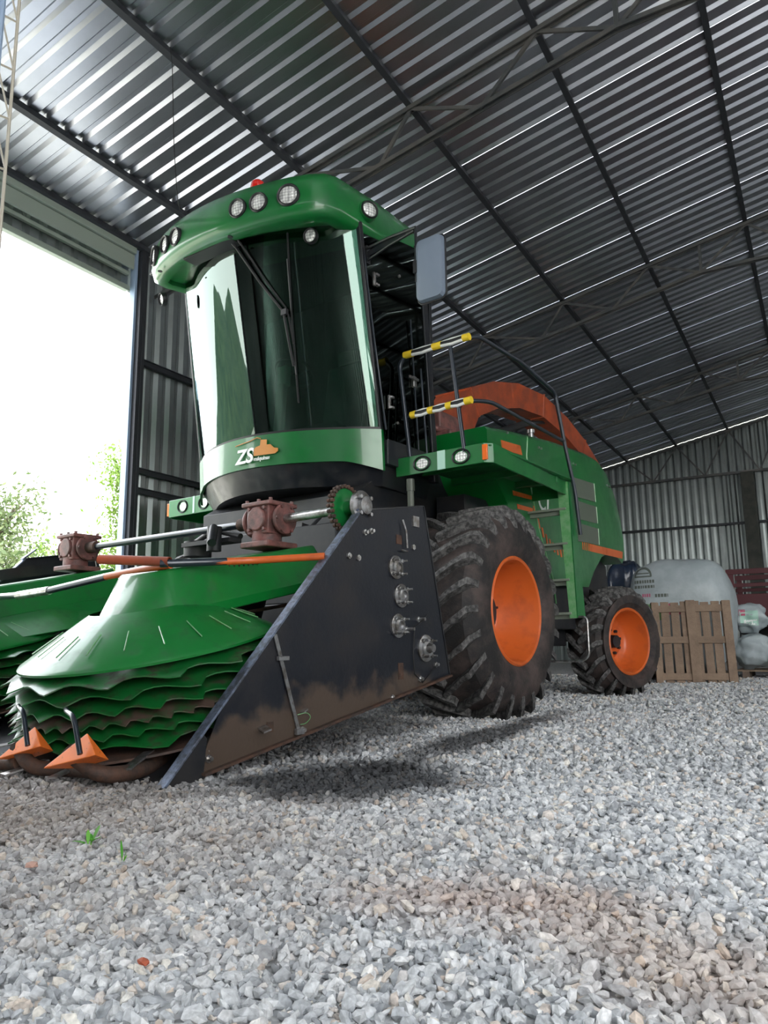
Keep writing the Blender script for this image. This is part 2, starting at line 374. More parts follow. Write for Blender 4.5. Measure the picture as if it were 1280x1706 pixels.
# ================================================================ SHED
RZ0, RA = 7.44, 0.2013          # roof plane z = RZ0 + RA*x
APEX = 3.5
def roof_z(x): return RZ0+RA*x if x <= APEX else RZ0+RA*(2*APEX-x)
PER = 0.2235
def rib_profile(t0, t1, lapphase=None, seam=False):
    """(t, height) trapezoid rib profile of sheet metal, measured outwards"""
    pts = []; t = t0; k = 0
    while t < t1-1e-6:
        pts += [(t, 0), (t+.105, 0), (t+.138, .038), (t+.182, .038), (t+.215, 0)]
        t += PER; k += 1
    pts.append((t, 0)); return pts
Y0, Y1 = -3.2, 24.55
def roof_half(name, xa, xb):
    mb = MB(); Ys = Y0-.0
    start = 8.2-PER*5*10
    k = 0; t = start
    while t < Y1:
        # one sheet = five ribs; from the seventh metre on the laps stand slightly open and let a line of sky in
        prof = rib_profile(t, t+PER*5-1e-4)
        if t > 7.9: prof = [(a+(.007 if i == 0 else 0), h) for i, (a, h) in enumerate(prof)]
        rows = []
        for x in np.linspace(xa, xb, 3):
            rows.append([(x, a, roof_z(x)+h) for a, h in prof])
        mb.sheet(rows, (0, 0, .003)); t += PER*5; k += 1
    return mb.build(name, 'sheet', smooth=0, kind='structure')
roof_half('ceiling', -8.0, APEX); roof_half('ceiling', APEX, 15.0)

def wall_profile(t0, t1):
    pts = []; t = t0
    while t < t1-1e-6:
        pts += [(t, 0), (t+.075, 0), (t+.128, .038), (t+.168, .038), (t+.2230, 0)]; t += PER
    pts.append((t, 0)); return pts
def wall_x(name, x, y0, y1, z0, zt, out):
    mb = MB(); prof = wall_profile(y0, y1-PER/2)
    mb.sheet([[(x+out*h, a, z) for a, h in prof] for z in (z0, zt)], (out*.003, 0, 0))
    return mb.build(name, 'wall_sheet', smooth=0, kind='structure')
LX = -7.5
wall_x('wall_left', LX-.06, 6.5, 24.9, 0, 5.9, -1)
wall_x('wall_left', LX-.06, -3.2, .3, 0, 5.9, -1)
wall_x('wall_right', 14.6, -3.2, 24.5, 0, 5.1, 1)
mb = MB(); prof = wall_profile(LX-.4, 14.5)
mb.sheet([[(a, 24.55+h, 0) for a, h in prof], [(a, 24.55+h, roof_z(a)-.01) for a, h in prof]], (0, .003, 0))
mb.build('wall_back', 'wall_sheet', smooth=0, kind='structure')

mb = MB(); prof = rib_profile(10.5, 14.5)
mb.sheet([[(a, -3.2-h, 0) for a, h in prof], [(a, -3.2-h, roof_z(a)-.01) for a, h in prof]], (0, -.003, 0))
mb.build('wall_front', 'wall_sheet', smooth=0, kind='structure')
mb = MB(); prof = rib_profile(LX, 2.6)
mb.sheet([[(a, -3.2-h, 0) for a, h in prof], [(a, -3.2-h, roof_z(a)-.01) for a, h in prof]], (0, -.003, 0))
mb.build('wall_front', 'wall_sheet', smooth=0, kind='structure')
# ground
mb = MB(); mb.add([(-9, -7, 0), (15, -7, 0), (15, 25, 0), (-9, 25, 0)], [(0, 1, 2, 3)])
mb.add([(-9, -7, -.3), (15, -7, -.3), (15, 25, -.3), (-9, 25, -.3)], [(3, 2, 1, 0)])
mb.build('floor', 'bed', smooth=0, kind='structure')
mb = MB(); mb.add([(-150, -150, -.06), (150, -150, -.06), (150, 150, -.06), (-150, 150, -.06)], [(0, 1, 2, 3)])
mb.build('outdoor_ground', 'ground_out', smooth=0, kind='structure')

# purlins (C section under the sheets)
for i, x in enumerate([-7.45, -6.6, -5.05, -3.53, -2.03, -.5, 1.03, 2.56, 4.4, 6, 7.6, 9.2, 10.8, 12.4, 14]):
    z = roof_z(x)-.045; mb = MB(); sl = math.atan(RA)*(1 if x < APEX else -1)
    mb.box((x, (Y0+Y1)/2, z), (.035, Y1-Y0, .08), (0, -sl, 0)); mb.box((x-.015, (Y0+Y1)/2, z-.04), (.055, Y1-Y0, .006), (0, -sl, 0))
    for y in np.arange(-1, 24.3, 1.1):      # roof bolts ends
        pass
    mb.build('roof_purlin', 'purlin', smooth=0, kind='structure')

# trusses
def truss(y, back=False):
    mb = MB(); off = -.12
    zt = lambda x: roof_z(x)+off
    def ch(a, b, w=.05, h=.05):
        for d in (-.035, .035): mb.bar((a[0], y+d, a[1]), (b[0], y+d, b[1]), .012, h)
        mb.bar((a[0], y, a[1]+.02), (b[0], y, b[1]+.02), .075, .008)
    ch((LX, zt(LX)), (APEX, zt(APEX))); ch((APEX, zt(APEX)), (14.5, zt(14.5)))
    def dg(a, b, w=.042): mb.bar((a[0], y-.012, a[1]), (b[0], y-.012, b[1]), .008, w); mb.bar((a[0], y+.012, a[1]), (b[0], y+.012, b[1]), w, .008)
    if back:
        zb = 5.59; mb.bar((LX+.9, y, zb), (13.5, y, zb), .07, .07)
        tops = [-5.05, -3.53, -2.03, -.5, 1.03, 2.56, 4.4, 6, 7.6, 9.2, 10.8]
        for a, b in zip(tops, tops[1:]):
            m_ = (a+b)/2; dg((a, zt(a)), (m_, zb)); dg((m_, zb), (b, zt(b)))
    else:
        bo = -.62; k = -1.22; zk = roof_z(k)+bo
        ch((LX, roof_z(LX)+bo), (k, zk)); ch((k, zk), (2*APEX-k, zk)); ch((2*APEX-k, zk), (14.5, roof_z(14.5)+bo))
        tops = [-6.6, -5.05, -3.53, -2.03]; bots = [-5.42, -3.95, -2.67, -1.22]
        for sgn in (1, -1):
            f = (lambda x: x) if sgn == 1 else (lambda x: 2*APEX-x)
            for i, (t, b) in enumerate(zip(tops, bots)):
                dg((f(t), zt(t)), (f(b), roof_z(b)+bo))
                nt_ = tops[i+1] if i < 3 else -.5
                dg((f(b), roof_z(b)+bo), (f(nt_), zt(nt_)))
            mb.bar((f(k), y, zk), (f(k), y, zt(k)), .045, .045)
            for a, b in ((-.5, .3), (.3, 1.03), (1.03, 1.8), (1.8, 2.56)):
                za = zt(a) if a in (-.5, 1.03) else zk; zb2 = zk if a in (-.5, 1.03) else zt(b)
                dg((f(a), za), (f(b), zb2))
            mb.bar((f(2.56), y, zk), (f(2.56), y, zt(2.56)), .045, .045)
    return mb.build('roof_truss', 'roof_steel', smooth=0, kind='structure')
for y in (.9, 6.8, 12.6, 18.65): truss(y)
truss(24.42, True)
# columns along the side walls
for y in (-3.0, 12.6, 18.65):
    for x, zt in ((LX+.1, 5.8), (14.4, 5.0)):
        mb = MB(); mb.box((x, y, zt/2), (.2, .25, zt)); mb.build('wall_column', 'concrete', smooth=0, kind='structure', bevel=.01)
mb = MB(); mb.box((14.4, 6.8, 2.5), (.2, .25, 5.0)); mb.build('wall_column', 'concrete', smooth=0, kind='structure', bevel=.01)
for x in (-1.62, 5.2, 11.0):
    mb = MB(); mb.box((x, 24.36, 2.78), (.36, .22, 5.56)); mb.build('wall_column', 'concrete', smooth=0, kind='structure', bevel=.015)
# girts
for z in (1.0, 2.6, 2.86, 4.33):
    mb = MB(); mb.box((LX-.02, 15.5, z), (.06, 17.9, .07)); mb.box((LX+.01, 15.5, z+.03), (.05, 17.9, .008)); mb.build('wall_girt', 'purlin', smooth=0, kind='structure')
for z in (1.2, 2.6, 4.07):
    mb = MB(); mb.box((3.5, 24.5, z), (21.8, .06, .07)); mb.build('wall_girt', 'purlin', smooth=0, kind='structure')
# door opening in the left wall: posts, header with sliding rail and outer panel
mb = MB(); mb.box((LX-.06, 6.45, 2.95), (.10, .04, 5.9)); mb.build('lit_post_edge', 'blue_post', smooth=0, kind='structure', bevel=.004)  # lit edge of the door post, daylight painted in as pale colour
mb = MB(); mb.box((LX-.01, 6.53, 2.93), (.12, .10, 5.86)); mb.box((LX+.05, 6.56, 2.93), (.02, .05, 5.86)); mb.build('trim_1', 'purlin', smooth=0, kind='structure', bevel=.004)
mb = MB()
mb.box((LX-.03, 2.9, 5.82), (.12, 7.0, .10)); mb.box((LX-.02, 2.9, 5.66), (.03, 7.0, .20))
mb.build('trim_2', 'beam_pale', smooth=0, kind='structure', bevel=.004)
mb = MB(); prof = rib_profile(-.6, 6.5)
mb.sheet([[(LX-.16-h, a, z) for a, h in prof] for z in (5.32, 5.75)], (-.003, 0, 0))
mb.build('wall_left', 'wall_sheet', smooth=0, kind='structure')
mb = MB(); mb.box((LX-.12, 2.9, 5.53), (.05, 7.0, .05)); mb.box((LX-.12, 2.9, 5.31), (.10, 7.0, .06)); mb.box((LX-.07, 2.9, 5.27), (.02, 7.0, .02))
mb.build('trim_3', 'beam_pale', smooth=0, kind='structure', bevel=.004)
mb = MB(); mb.box((LX, .35, 2.95), (.16, .12, 5.9)); mb.build('trim_4', 'purlin', smooth=0, kind='structure', bevel=.004)

# lattice mast close to the camera, its top left of the view
mast = thing('lattice_mast', 'thin pale lattice post rising at the far left edge of the photo', 'post', (-3.2, 1.9, 0))
mb = MB(); mb.tube([(-3.2, 1.845, 0), (-3.2, 1.845, 6.75)], .016, 8); mb.build('chord', 'blue_post', mast)
mb = MB(); mb.tube([(-3.2, 1.935, 0), (-3.2, 1.925, 6.75)], .008, 8); mb.build('chord', 'rope', mast)
mb = MB(); z = .15; s_ = 1
while z < 6.4:
    mb.tube([(-3.2, 1.845, z), (-3.2, 1.93, z+.02)], .005, 6); mb.tube([(-3.2, 1.93, z+.02), (-3.2, 1.845, z+.27)], .005, 6); z += .27
mb.build('lacing', 'rope', mast)
# hanging cable
mb = MB(); mb.tube([(-5.039, 4.6, roof_z(-5.04)), (-5.0, 4.6, 6.2), (-4.93, 4.6, 5.3), (-4.86, 4.6, 4.75), (-4.84, 4.62, 4.62)], .004, 6)
tag(mb.build('hanging_cable', 'wire', base=(-5.04, 4.6, 6.4)), 'thin dark cable hanging from the roof down to the green cab roof', 'cable')

# ================================================================ OUTDOORS
def tree(name, label, x, y, h, cw, n, lm, seed, trunk_h, sparse=1.0, group=None):
    r = random.Random(seed); t = thing(name, label, 'tree', (x, y, -.05), group=group)
    mb = MB(); tips = []
    mb.tube([(x, y, -.05), (x+.1, y, trunk_h), (x, y+.1, h*.75)], [h*.022, h*.016, h*.005], 8)
    for i in range(26):
        a = r.uniform(0, 2*PI); z0 = r.uniform(trunk_h*.6, h*.7); rr = cw*r.uniform(.5, 1)*(1-.45*max(0, (z0-trunk_h)/h)); z1 = min(h, z0+r.uniform(.1, .35)*h)
        p = Vector((x, y, z0)); q = Vector((x+rr*math.cos(a), y+rr*math.sin(a), z1)); mid = (p+q)/2+Vector((0, 0, .06*h))
        mb.tube([p, mid, q], [h*.009, h*.006, h*.002], 5); tips += [p.lerp(mid, .7), mid, mid.lerp(q, .5), q, q]
    tips += [Vector((x, y, h*.8))]*4
    mb.build('trunk', 'bark', t)
    N = n; V = np.zeros((N*4, 3)); c = np.array([tips[r.randrange(len(tips))] for _ in range(N)])
    g = np.random.default_rng(seed); c = c+g.normal(0, h*.055*sparse, (N, 3))
    d1 = g.normal(0, 1, (N, 3)); d1 /= np.linalg.norm(d1, axis=1)[:, None]; d2 = np.cross(d1, g.normal(0, 1, (N, 3))); d2 /= np.linalg.norm(d2, axis=1)[:, None]
    s = g.uniform(.05, .10, (N, 1))
    V[0::4] = c-d1*s; V[1::4] = c+d2*s*.45; V[2::4] = c+d1*s; V[3::4] = c-d2*s*.45
    me = bpy.data.meshes.new('foliage'); me.from_pydata((V-np.array([x, y, -.05])).tolist(), [], [(4*i, 4*i+1, 4*i+2, 4*i+3) for i in range(N)])
    me.materials.append(M[lm]); o = bpy.data.objects.new('foliage', me); COL.objects.link(o); o.parent = t
    return t
tree('leafy_tree', 'tall yellow-green leafy tree seen beside the door post', -17.4, 15.6, 6.2, 1.0, 13000, 'leaf', 3, 1.6)
tree('sparse_tree', 'sparse olive tree with thin open crown outside the door', -17.9, 11.3, 4.5, 1.2, 5000, 'leaf2', 5, 1.0, 1.3)
tree('leafy_bush', 'low olive-green bush at the left edge outside the door', -14.6, 9.0, 2.5, 1.3, 7000, 'leaf2', 8, .5, 1.1)
tree('leafy_bush', 'low dense bush standing between the sparse tree and the yellow-green tree', -21.8, 16.4, 4.3, 1.7, 7000, 'leaf', 9, .6, 1.0)
# wooded hill across the yard (mirrored in the cab windscreen)
rows = []
for i in range(25):
    x = -60-i*2.5; row = []
    for j in range(60):
        y = -150+j*2.9; f = min(1, i/10)*math.exp(-((y+45)/55)**2)
        row.append((x, y, -.2+24*f*(1+.12*math.sin(y*.16)+.015*math.sin(y*.5+i*.4))+random.uniform(-.25, .25)*f))
    rows.append(row)
mb = MB(); mb.sheet(rows, (0, 0, -.5)); mb.build('wooded_hill', 'hill', kind='structure', smooth=60)

# ================================================================ GRAVEL (uncountable)
def ico():
    bm = bmesh.new(); bmesh.ops.create_icosphere(bm, subdivisions=1, radius=1); v = np.array([x.co[:] for x in bm.verts]); f = np.array([[q.index for q in p.verts] for p in bm.faces]); bm.free(); return v, f
iv, ifc = ico()
def scatter(name, zones, label):
    allv = []; g = np.random.default_rng(4)
    for r0, r1, dens, smin, smax, a0, a1 in zones:
        area = .5*(r1*r1-r0*r0)*(a1-a0); n = int(area*dens)
        r = np.sqrt(g.uniform(r0*r0, r1*r1, n)); a = g.uniform(a0, a1, n)
        x, y = r*np.sin(a), r*np.cos(a); ok = (x > -7.2); x, y = x[ok], y[ok]; n = len(x)
        s = g.uniform(smin, smax, n)*(1+.5*(g.uniform(0, 1, n)**6))
        v = iv[None]*(1+g.uniform(-.28, .28, (n, 12, 1)))*(g.uniform(.6, 1.15, (n, 1, 3))*np.array([1.15, .85, .6]))*s[:, None, None]
        q = g.normal(0, 1, (n, 4)); q[:, 1:3] *= .38; q /= np.linalg.norm(q, axis=1)[:, None]; w, X, Y, Z = q.T
        R = np.stack([1-2*(Y*Y+Z*Z), 2*(X*Y-Z*w), 2*(X*Z+Y*w), 2*(X*Y+Z*w), 1-2*(X*X+Z*Z), 2*(Y*Z-X*w), 2*(X*Z-Y*w), 2*(Y*Z+X*w), 1-2*(X*X+Y*Y)], 1).reshape(n, 3, 3)
        v = np.einsum('nij,nkj->nki', R, v)
        v[:, :, 0] += x[:, None]; v[:, :, 1] += y[:, None]; v[:, :, 2] += (s*g.uniform(-.05, .75, n))[:, None]
        allv.append(v)
    v = np.concatenate(allv); n = len(v)
    F = (ifc[None]+12*np.arange(n)[:, None, None]).reshape(-1, 3)
    me = bpy.data.meshes.new(name); me.vertices.add(n*12); me.vertices.foreach_set('co', v.reshape(-1).astype(np.float32))
    me.loops.add(len(F)*3); me.loops.foreach_set('vertex_index', F.reshape(-1).astype(np.int32))
    me.polygons.add(len(F)); me.polygons.foreach_set('loop_start', (np.arange(len(F))*3).astype(np.int32)); me.polygons.foreach_set('loop_total', np.full(len(F), 3, np.int32))
    me.polygons.foreach_set('use_smooth', np.zeros(len(F), bool)); me.update(calc_edges=True); me.validate()
    me.materials.append(M['stone']); o = bpy.data.objects.new(name, me); COL.objects.link(o)
    tag(o, label, 'gravel', kind='stuff'); return o
D = math.radians
scatter('gravel', [(.85, 2.0, 4200, .0075, .0165, D(-68), D(28)), (2.0, 3.6, 3000, .009, .0175, D(-66), D(24)), (3.6, 7, 1300, .011, .021, D(-66), D(20)), (7, 15, 420, .014, .026, D(-40), D(14))],
        'loose grey crushed stone covering the shed floor')
def pebble(name, label, cat, x, y, s, mt, seed):
    g = np.random.default_rng(seed); v = iv*(1+g.uniform(-.2, .2, (12, 1)))*np.array([1.3, .9, .6])*s+np.array([x, y, s*.75+.012])
    mb = MB(); mb.add(v.tolist(), ifc.tolist()); o = mb.build(name, mt, base=(x, y, 0), smooth=0); return tag(o, label, cat)
pebble('brick_chip', 'small orange-red brick chip lying on the gravel near the lower left corner', 'stone', -1.17, 1.10, .012, 'stone_red', 1)
pebble('pink_pebble', 'pinkish pebble on the gravel left of the green sprout', 'stone', -1.93, 1.40, .017, 'stone_pink', 2)
# weeds
def leafq(mb, p, d, w, L, droop=.3):
    p = Vector(p); d = Vector(d).normalized(); s = d.cross(Vector((0, 0, 1))).normalized()
    rows = []
    for t, k in ((0, .15), (.3, .9), (.6, 1), (.85, .6), (1, .05)):
        c = p+d*L*t+Vector((0, 0, -droop*L*t*t)); rows.append([c-s*w*k, c+Vector((0, 0, -.12*w)), c+s*w*k])
    mb.sheet(rows, (0, 0, -.0006))
# ================================================================ FORAGE HARVESTER  (machine frame: x to its left side, y backwards)
XC = -4.72
HV = thing('forage_harvester', 'green self-propelled forage harvester with orange wheel rims and tall glazed cab', 'harvester', (XC, 6.4, 0), 'M')
def mir(x): return 2*XC-x

# ---- wheels
def wheel(name_t, cx, cy, R, w, rimR, steer=0, outer=1, nl=24, hubkind='front'):
    """cx = plane of the outer rim flange; tread centre lies inward"""
    ax = Vector((outer*math.cos(steer), -math.sin(steer)*outer*outer if outer == 1 else math.sin(steer), 0)).normalized()
    ax = Vector((outer*math.cos(steer), -outer*math.sin(steer), 0)) if outer == 1 else Vector((-math.cos(steer), math.sin(steer), 0))
    side = Vector((-ax.y, ax.x, 0)); C = Vector((cx, cy, R-.015))-ax*(w/2)
    h = w/2; Rb = R-.066
    prof = [(rimR, h-.015), (rimR+.03, h+.015), (rimR+.10*(R/.88), h+.05), (rimR+.22*(R/.88), h+.045), (Rb-.06, h-.0), (Rb-.015, h-.045), (Rb, h-.12), (Rb+.012, 0),
            (Rb, -h+.12), (Rb-.015, -h+.045), (Rb-.06, -h), (rimR+.2*(R/.88), -h-.045), (rimR+.03, -h-.015), (rimR, -h+.015)]
    mb = MB(); mb.lathe(prof, C, ax, 72)
    # lugs: long curved bars from shoulder to past the centre line, alternating sides
    def P(xx, th, rr): 
        d = side*math.sin(th)+Vector((0, 0, 1))*math.cos(th); return C+ax*xx+d*rr
    mb.mat(1); hw = .044*.88/R
    for k in range(nl):
        for sgn in (1, -1):
            th0 = 2*PI*(k+(.5 if sgn < 0 else 0))/nl
            secs = []
            for t, xx, top, bot in ((-.15, h+.030, Rb-.065, Rb-.14), (0, h+.006, Rb+.022, Rb-.09), (.12, h-.035, R-.002, Rb-.04), (.3, h*.62, R, Rb-.03), (.55, h*.38, R+.004, Rb-.03), (.8, h*.15, R+.006, Rb-.03), (1, -h*.06, R+.006, Rb-.03)):
                th = th0+LUGDIR*(.02+.30*max(t, 0)**.85+.10*min(t, 0)); tt = hw*(1.15 if t < .2 else 1.0)
                secs.append([P(sgn*xx, th-tt*.8, bot), P(sgn*xx, th-tt*.62, top), P(sgn*xx, th+tt*.62, top), P(sgn*xx, th+tt*.8, bot)])
            mb.loft(secs)
    ty = mb.build(name_t, ['rubber', 'rubber_lug'], HV, smooth=30)
    # rim
    mb = MB(); d = .40 if hubkind == 'front' else .27
    prof = [(rimR+.012, h-.03), (rimR+.018, h+.008), (rimR+.004, h+.018), (rimR-.012, h+.008), (rimR-.022, h-.025), (rimR-.028, h-.06), (rimR-.038, h-.085), (rimR-.046, h-.15), (rimR-.062, h-.18),
            (rimR-.08, h-d+.03), (rimR-.11, h-d), (rimR*.55, h-d-.01), (rimR*.42, h-d+.02), (.02, h-d+.02)]
    mb.lathe(prof, C, ax, 64)
    rim = mb.build('wheel_rim', 'orange', ty, smooth=40)
    mb = MB()
    if hubkind == 'front':
        mb.cyl(C+ax*(h-d), C+ax*(h-d+.09), .13, .12, 24)
        for k in range(8):
            a = 2*PI*k/8; q = C+(side*math.cos(a)+Vector((0, 0, 1))*math.sin(a))*.19; mb.mark().cyl(q+ax*(h-d), q+ax*(h-d+.045), .02, n=6)
        mb.each('hub_piece', 'orange', ty, smooth=30)
        mb = MB(); q = C+(side*math.cos(.15)+Vector((0, 0, 1))*math.sin(.15))*(rimR-.10)
        mb.cyl(q+ax*(h-d-.01), q+ax*(h-d+.05), .011, n=8); mb.build('valve', 'black_plastic', ty)
    else:
        mb.cyl(C+ax*(h-d), C+ax*(h-d+.10), .075, .07, 24); mb.cyl(C+ax*(h-d), C+ax*(h-d+.02), .11, n=24)
        for k in range(8):
            a = 2*PI*(k+.3)/8; q = C+(side*math.cos(a)+Vector((0, 0, 1))*math.sin(a))*.135; mb.mark().cyl(q+ax*(h-d+.01), q+ax*(h-d+.055), .017, n=6)
        mb.each('hub_piece', 'dark', ty, smooth=30)
    return ty
LUGDIR = -1
wheel('front_tyre', -2.85, 5.70, .885, .66, .435)
wheel('front_tyre', mir(-2.85), 5.70, .885, .66, .435, outer=-1)
RS = math.radians(17)
wheel('rear_tyre', -2.93, 8.66, .630, .42, .362, RS, nl=20, hubkind='rear')
wheel('rear_tyre', -6.55, 8.75, .635, .44, .375, RS, outer=-1, nl=20, hubkind='rear')

# ---- chassis, axles, engine room
mb = MB()
mb.box((XC, 5.75, .95), (2.3, .34, .34)); mb.cyl((-3.62, 5.7, .87), (-3.12, 5.7, .87), .17); mb.cyl((mir(-3.62), 5.7, .87), (mir(-3.12), 5.7, .87), .17)
mb.box((XC+.62, 7.1, 1.0), (.12, 3.6, .26)); mb.box((XC-.62, 7.1, 1.0), (.12, 3.6, .26))
mb.box((XC, 8.7, .72), (2.9, .2, .2)); mb.box((XC, 8.7, .95), (.5, .4, .4))
mb.box((XC, 6.9, .62), (1.0, 1.6, .35)); mb.box((XC+.85, 7.35, .62), (.5, .9, .5))
mb.box((XC, 7.25, .88), (2.5, 1.8, .62)); mb.box((-3.45, 7.35, 1.0), (.25, 1.5, .5))
mb.build('chassis', 'dark', HV, bevel=.012)
mb = MB()
mb.prism([(4.55, 1.0), (5.4, .8), (5.5, 1.5), (4.6, 1.62)], 0, XC-.48, XC+.48)
mb.prism([(4.75, 1.45), (6.3, 1.45), (6.3, 2.35), (5.6, 2.35), (4.75, 1.85)], 0, XC-.95, XC+.95)
mb.box((-3.50, 5.95, 1.55), (.35, .9, .25)); mb.box((-3.55, 6.1, 1.85), (.3, .5, .2))
mb.tube([(-3.75, 4.8, 1.75), (-3.70, 5.0, 1.3), (-3.9, 5.3, 1.0)], .022); mb.tube([(-3.95, 4.75, 1.8), (-3.95, 4.85, 1.35), (-4.0, 5.2, 1.1)], .018)
mb.tube([(-4.05, 4.7, 1.72), (-4.0, 4.4, 1.5), (-3.9, 4.35, 1.25), (-4.1, 4.6, 1.1)], .015)
mb.build('feed_housing', 'dark', HV, bevel=.01)
mb = MB(); mb.lathe([(0, .14), (.034, .14), (.034, .04), (.028, .04), (.028, -.10), (.016, -.10), (.016, -.2), (0, -.2)], (-3.41, 5.0, 1.80), (0, 0, 1), 12)
mb.build('cab_mount', 'cab_mount', HV, smooth=30)
mb = MB()   # engine parts glimpsed beside the cab
mb.box((-4.1, 6.35, 2.80), (.55, .40, .22)); mb.box((-4.0, 6.3, 2.62), (.7, .5, .08)); mb.cyl((-3.95, 6.1, 2.5), (-3.95, 6.7, 2.5), .1); mb.tube([(-3.8, 6.0, 2.68), (-3.75, 6.4, 2.7), (-3.9, 6.7, 2.68)], .03)
mb.build('engine_block', 'pink', HV, bevel=.02)

# ---- cab
CX = -4.745
def cxz(z): return CX-.03+(z-2.39)*.04
def gz(x, z): return 4.405+.395*(x-cxz(z))**2-(z-2.39)*.2      # windscreen surface
def cab_row(z, off=0, n=26, flank=True):
    hw = .905-(z-2.39)*.028
    pts = []
    for i in range(n+1):
        a = -1+2*i/n; x = cxz(z)+hw*a; pts.append((x, gz(x, z)-off, z))
    if flank:
        yb = 4.90-(z-2.39)*.2
        for sx, ins in ((1, len(pts)), (-1, 0)):
            xf = cxz(z)+sx*(1.135-(z-2.39)*.02); xa = cxz(z)+sx*hw; ya = gz(xa, z)-off
            f = [(xa+(xf-xa)*t+sx*off*.5, ya+(yb-ya)*(t**1.15), z) for t in (.18, .45, .75, 1)]
            if sx == 1: pts = pts+f
            else: pts = f[::-1]+pts
    return pts
zs = [2.40, 2.7, 3.1, 3.5, 3.9, 4.14]
mb = MB(); mb.sheet([cab_row(z) for z in zs], (0, .007, 0)); ws_ = mb.build('windscreen', 'glass', HV, smooth=60)
mb = MB(); mb.sheet([cab_row(z, .012) for z in (2.375, 2.405)], (0, .03, 0)); mb.build('windscreen_seal', 'black_plastic', ws_)
# green apron below the glass
def apron_row(z, t): 
    r = cab_row(2.39, .022+.03*(1-t)*0); out = []
    for p in r:
        k = abs(p[0]-CX)/1.13; zz = 2.385 if t == 1 else 2.115-.085*max(0, (k-.75)/.25)**1.3-.0*k
        zz = zz if t in (0, 1) else None
        out.append((p[0], p[1]+(1-t)*.02, zz))
    return out
top = apron_row(0, 1); bot = apron_row(0, 0)
mb = MB(); mb.sheet([[Vector(b).lerp(Vector(t_), s) for b, t_ in zip(bot, top)] for s in (0, .08, .5, .92, 1)], (0, .03, 0))
apron = mb.build('cab_apron', 'green', HV, smooth=40)
# cab floor and inner frame
mb = MB()
r = [(p[0], p[1]+.03) for p in cab_row(2.39)]
poly = r+[(CX+1.05, 5.78), (CX-1.05, 5.78)]
inn = [(CX+(x-CX)*.93, y+(.10 if y < 5.2 else 0)) for x, y in poly]
mb.loft([[(x, y, 1.93) for x, y in inn], [(x, y, 2.13) for x, y in poly], [(x, y, 2.30) for x, y in poly]])
mb.build('cab_floor', 'black', HV, smooth=20)
mb = MB()
def post(x0, y0, z0, x1, y1, z1, w=.05, d=.06): mb.bar((x0, y0, z0), (x1, y1, z1), w, d, (0, 1, 0))
for sx in (1, -1):
    ya = lambda z: 4.92-(z-2.39)*.2
    post(cxz(2.1)+sx*1.125, ya(2.1), 2.1, cxz(4.2)+sx*1.10, ya(4.2), 4.2, .045, .05)
    post(CX+sx*1.13, 5.68, 2.05, CX+sx*1.09, 5.56, 4.35, .07, .08)
    mb.bar((CX+sx*1.12, 4.95, 2.2), (CX+sx*1.12, 5.68, 2.2), .05, .22)
mb.box((CX, 5.74, 3.2), (2.2, .04, 2.2)); mb.box((CX, 4.85, 4.15), (2.1, 1.5, .03))
cf = mb.build('cab_frame', 'black', HV, bevel=.006)
# side doors (dark glass), hinges, handle, trim line
for sx in (1, -1):
    mb = MB(); x = CX+sx*1.135
    mb.sheet([[(x, 4.93, 2.30), (x, 5.66, 2.30)], [(x-sx*.02, 4.63, 3.9), (x-sx*.02, 5.60, 3.9)], [(x-sx*.025, 4.58, 4.12), (x-sx*.03, 5.57, 4.3)]], (sx*.006, 0, 0))
    dr = mb.build('cab_door', 'glass_dark', HV, smooth=0)
    if sx == 1:
        for y, z in ((4.77, 3.67), (4.965, 2.63)):
            mb = MB(); mb.box((x+.02, y, z), (.02, .03, .12)); mb.box((x+.03, y+.025, z+.045), (.03, .045, .02)); mb.box((x+.03, y+.025, z-.045), (.03, .045, .02)); mb.build('hinge', 'steel', dr, bevel=.003)
        mb = MB(); mb.tube(bent([(x+.012, 4.60, 4.08), (x+.012, 4.74, 3.30), (x+.012, 4.925, 2.38)], .1), .009); mb.build('door_trim', 'rail', dr)
        mb = MB(); mb.box((x+.012, 5.36, 2.92), (.03, .05, .10)); mb.box((x+.035, 5.32, 2.94), (.02, .14, .025)); mb.build('door_handle', 'steel', dr, bevel=.004)
        mb = MB()
        for y, z in ((5.16, 3.86), (5.10, 2.48)): mb.mark().cyl((x, y, z), (x+.015, y, z), .013, n=12)
        mb.each('door_stud', 'bright_steel', dr)
        mb = MB(); mb.tube([(x+.02, 5.40, 2.3), (x+.012, 5.32, 3.5)], .008); mb.build('door_bar', 'rail', dr)
# interior
mb = MB(); mb.prism([(4.95, 2.3), (5.45, 2.3), (5.5, 2.55), (5.0, 2.62)], 0, CX-.02, CX+.52); mb.prism([(5.38, 2.55), (5.5, 2.55), (5.62, 3.3), (5.5, 3.36)], 0, CX, CX+.5)
mb.box((CX+.25, 5.56, 3.42), (.28, .09, .18)); mb.build('driver_seat', 'seat', HV, bevel=.04)
mb = MB(); mb.bar((CX+.02, 4.78, 2.3), (CX+.02, 4.84, 3.0), .09, .07, (0, 1, 0)); mb.box((CX+.02, 4.86, 3.08), (.12, .07, .2)); mb.box((CX-.3, 4.95, 2.5), (.4, .3, .2)); mb.build('steering_column', 'cream', HV, bevel=.015)
mb = MB(); mb.lathe([(.19+.016*math.cos(a), .016*math.sin(a)) for a in np.linspace(0, 2*PI, 9)[:-1]], (CX+.05, 4.98, 3.15), (0, .45, .9), 28, closed=True); mb.bar((CX-.12, 4.98, 3.15), (CX+.22, 4.98, 3.15), .03, .02); mb.build('steering_wheel', 'black_plastic', HV)
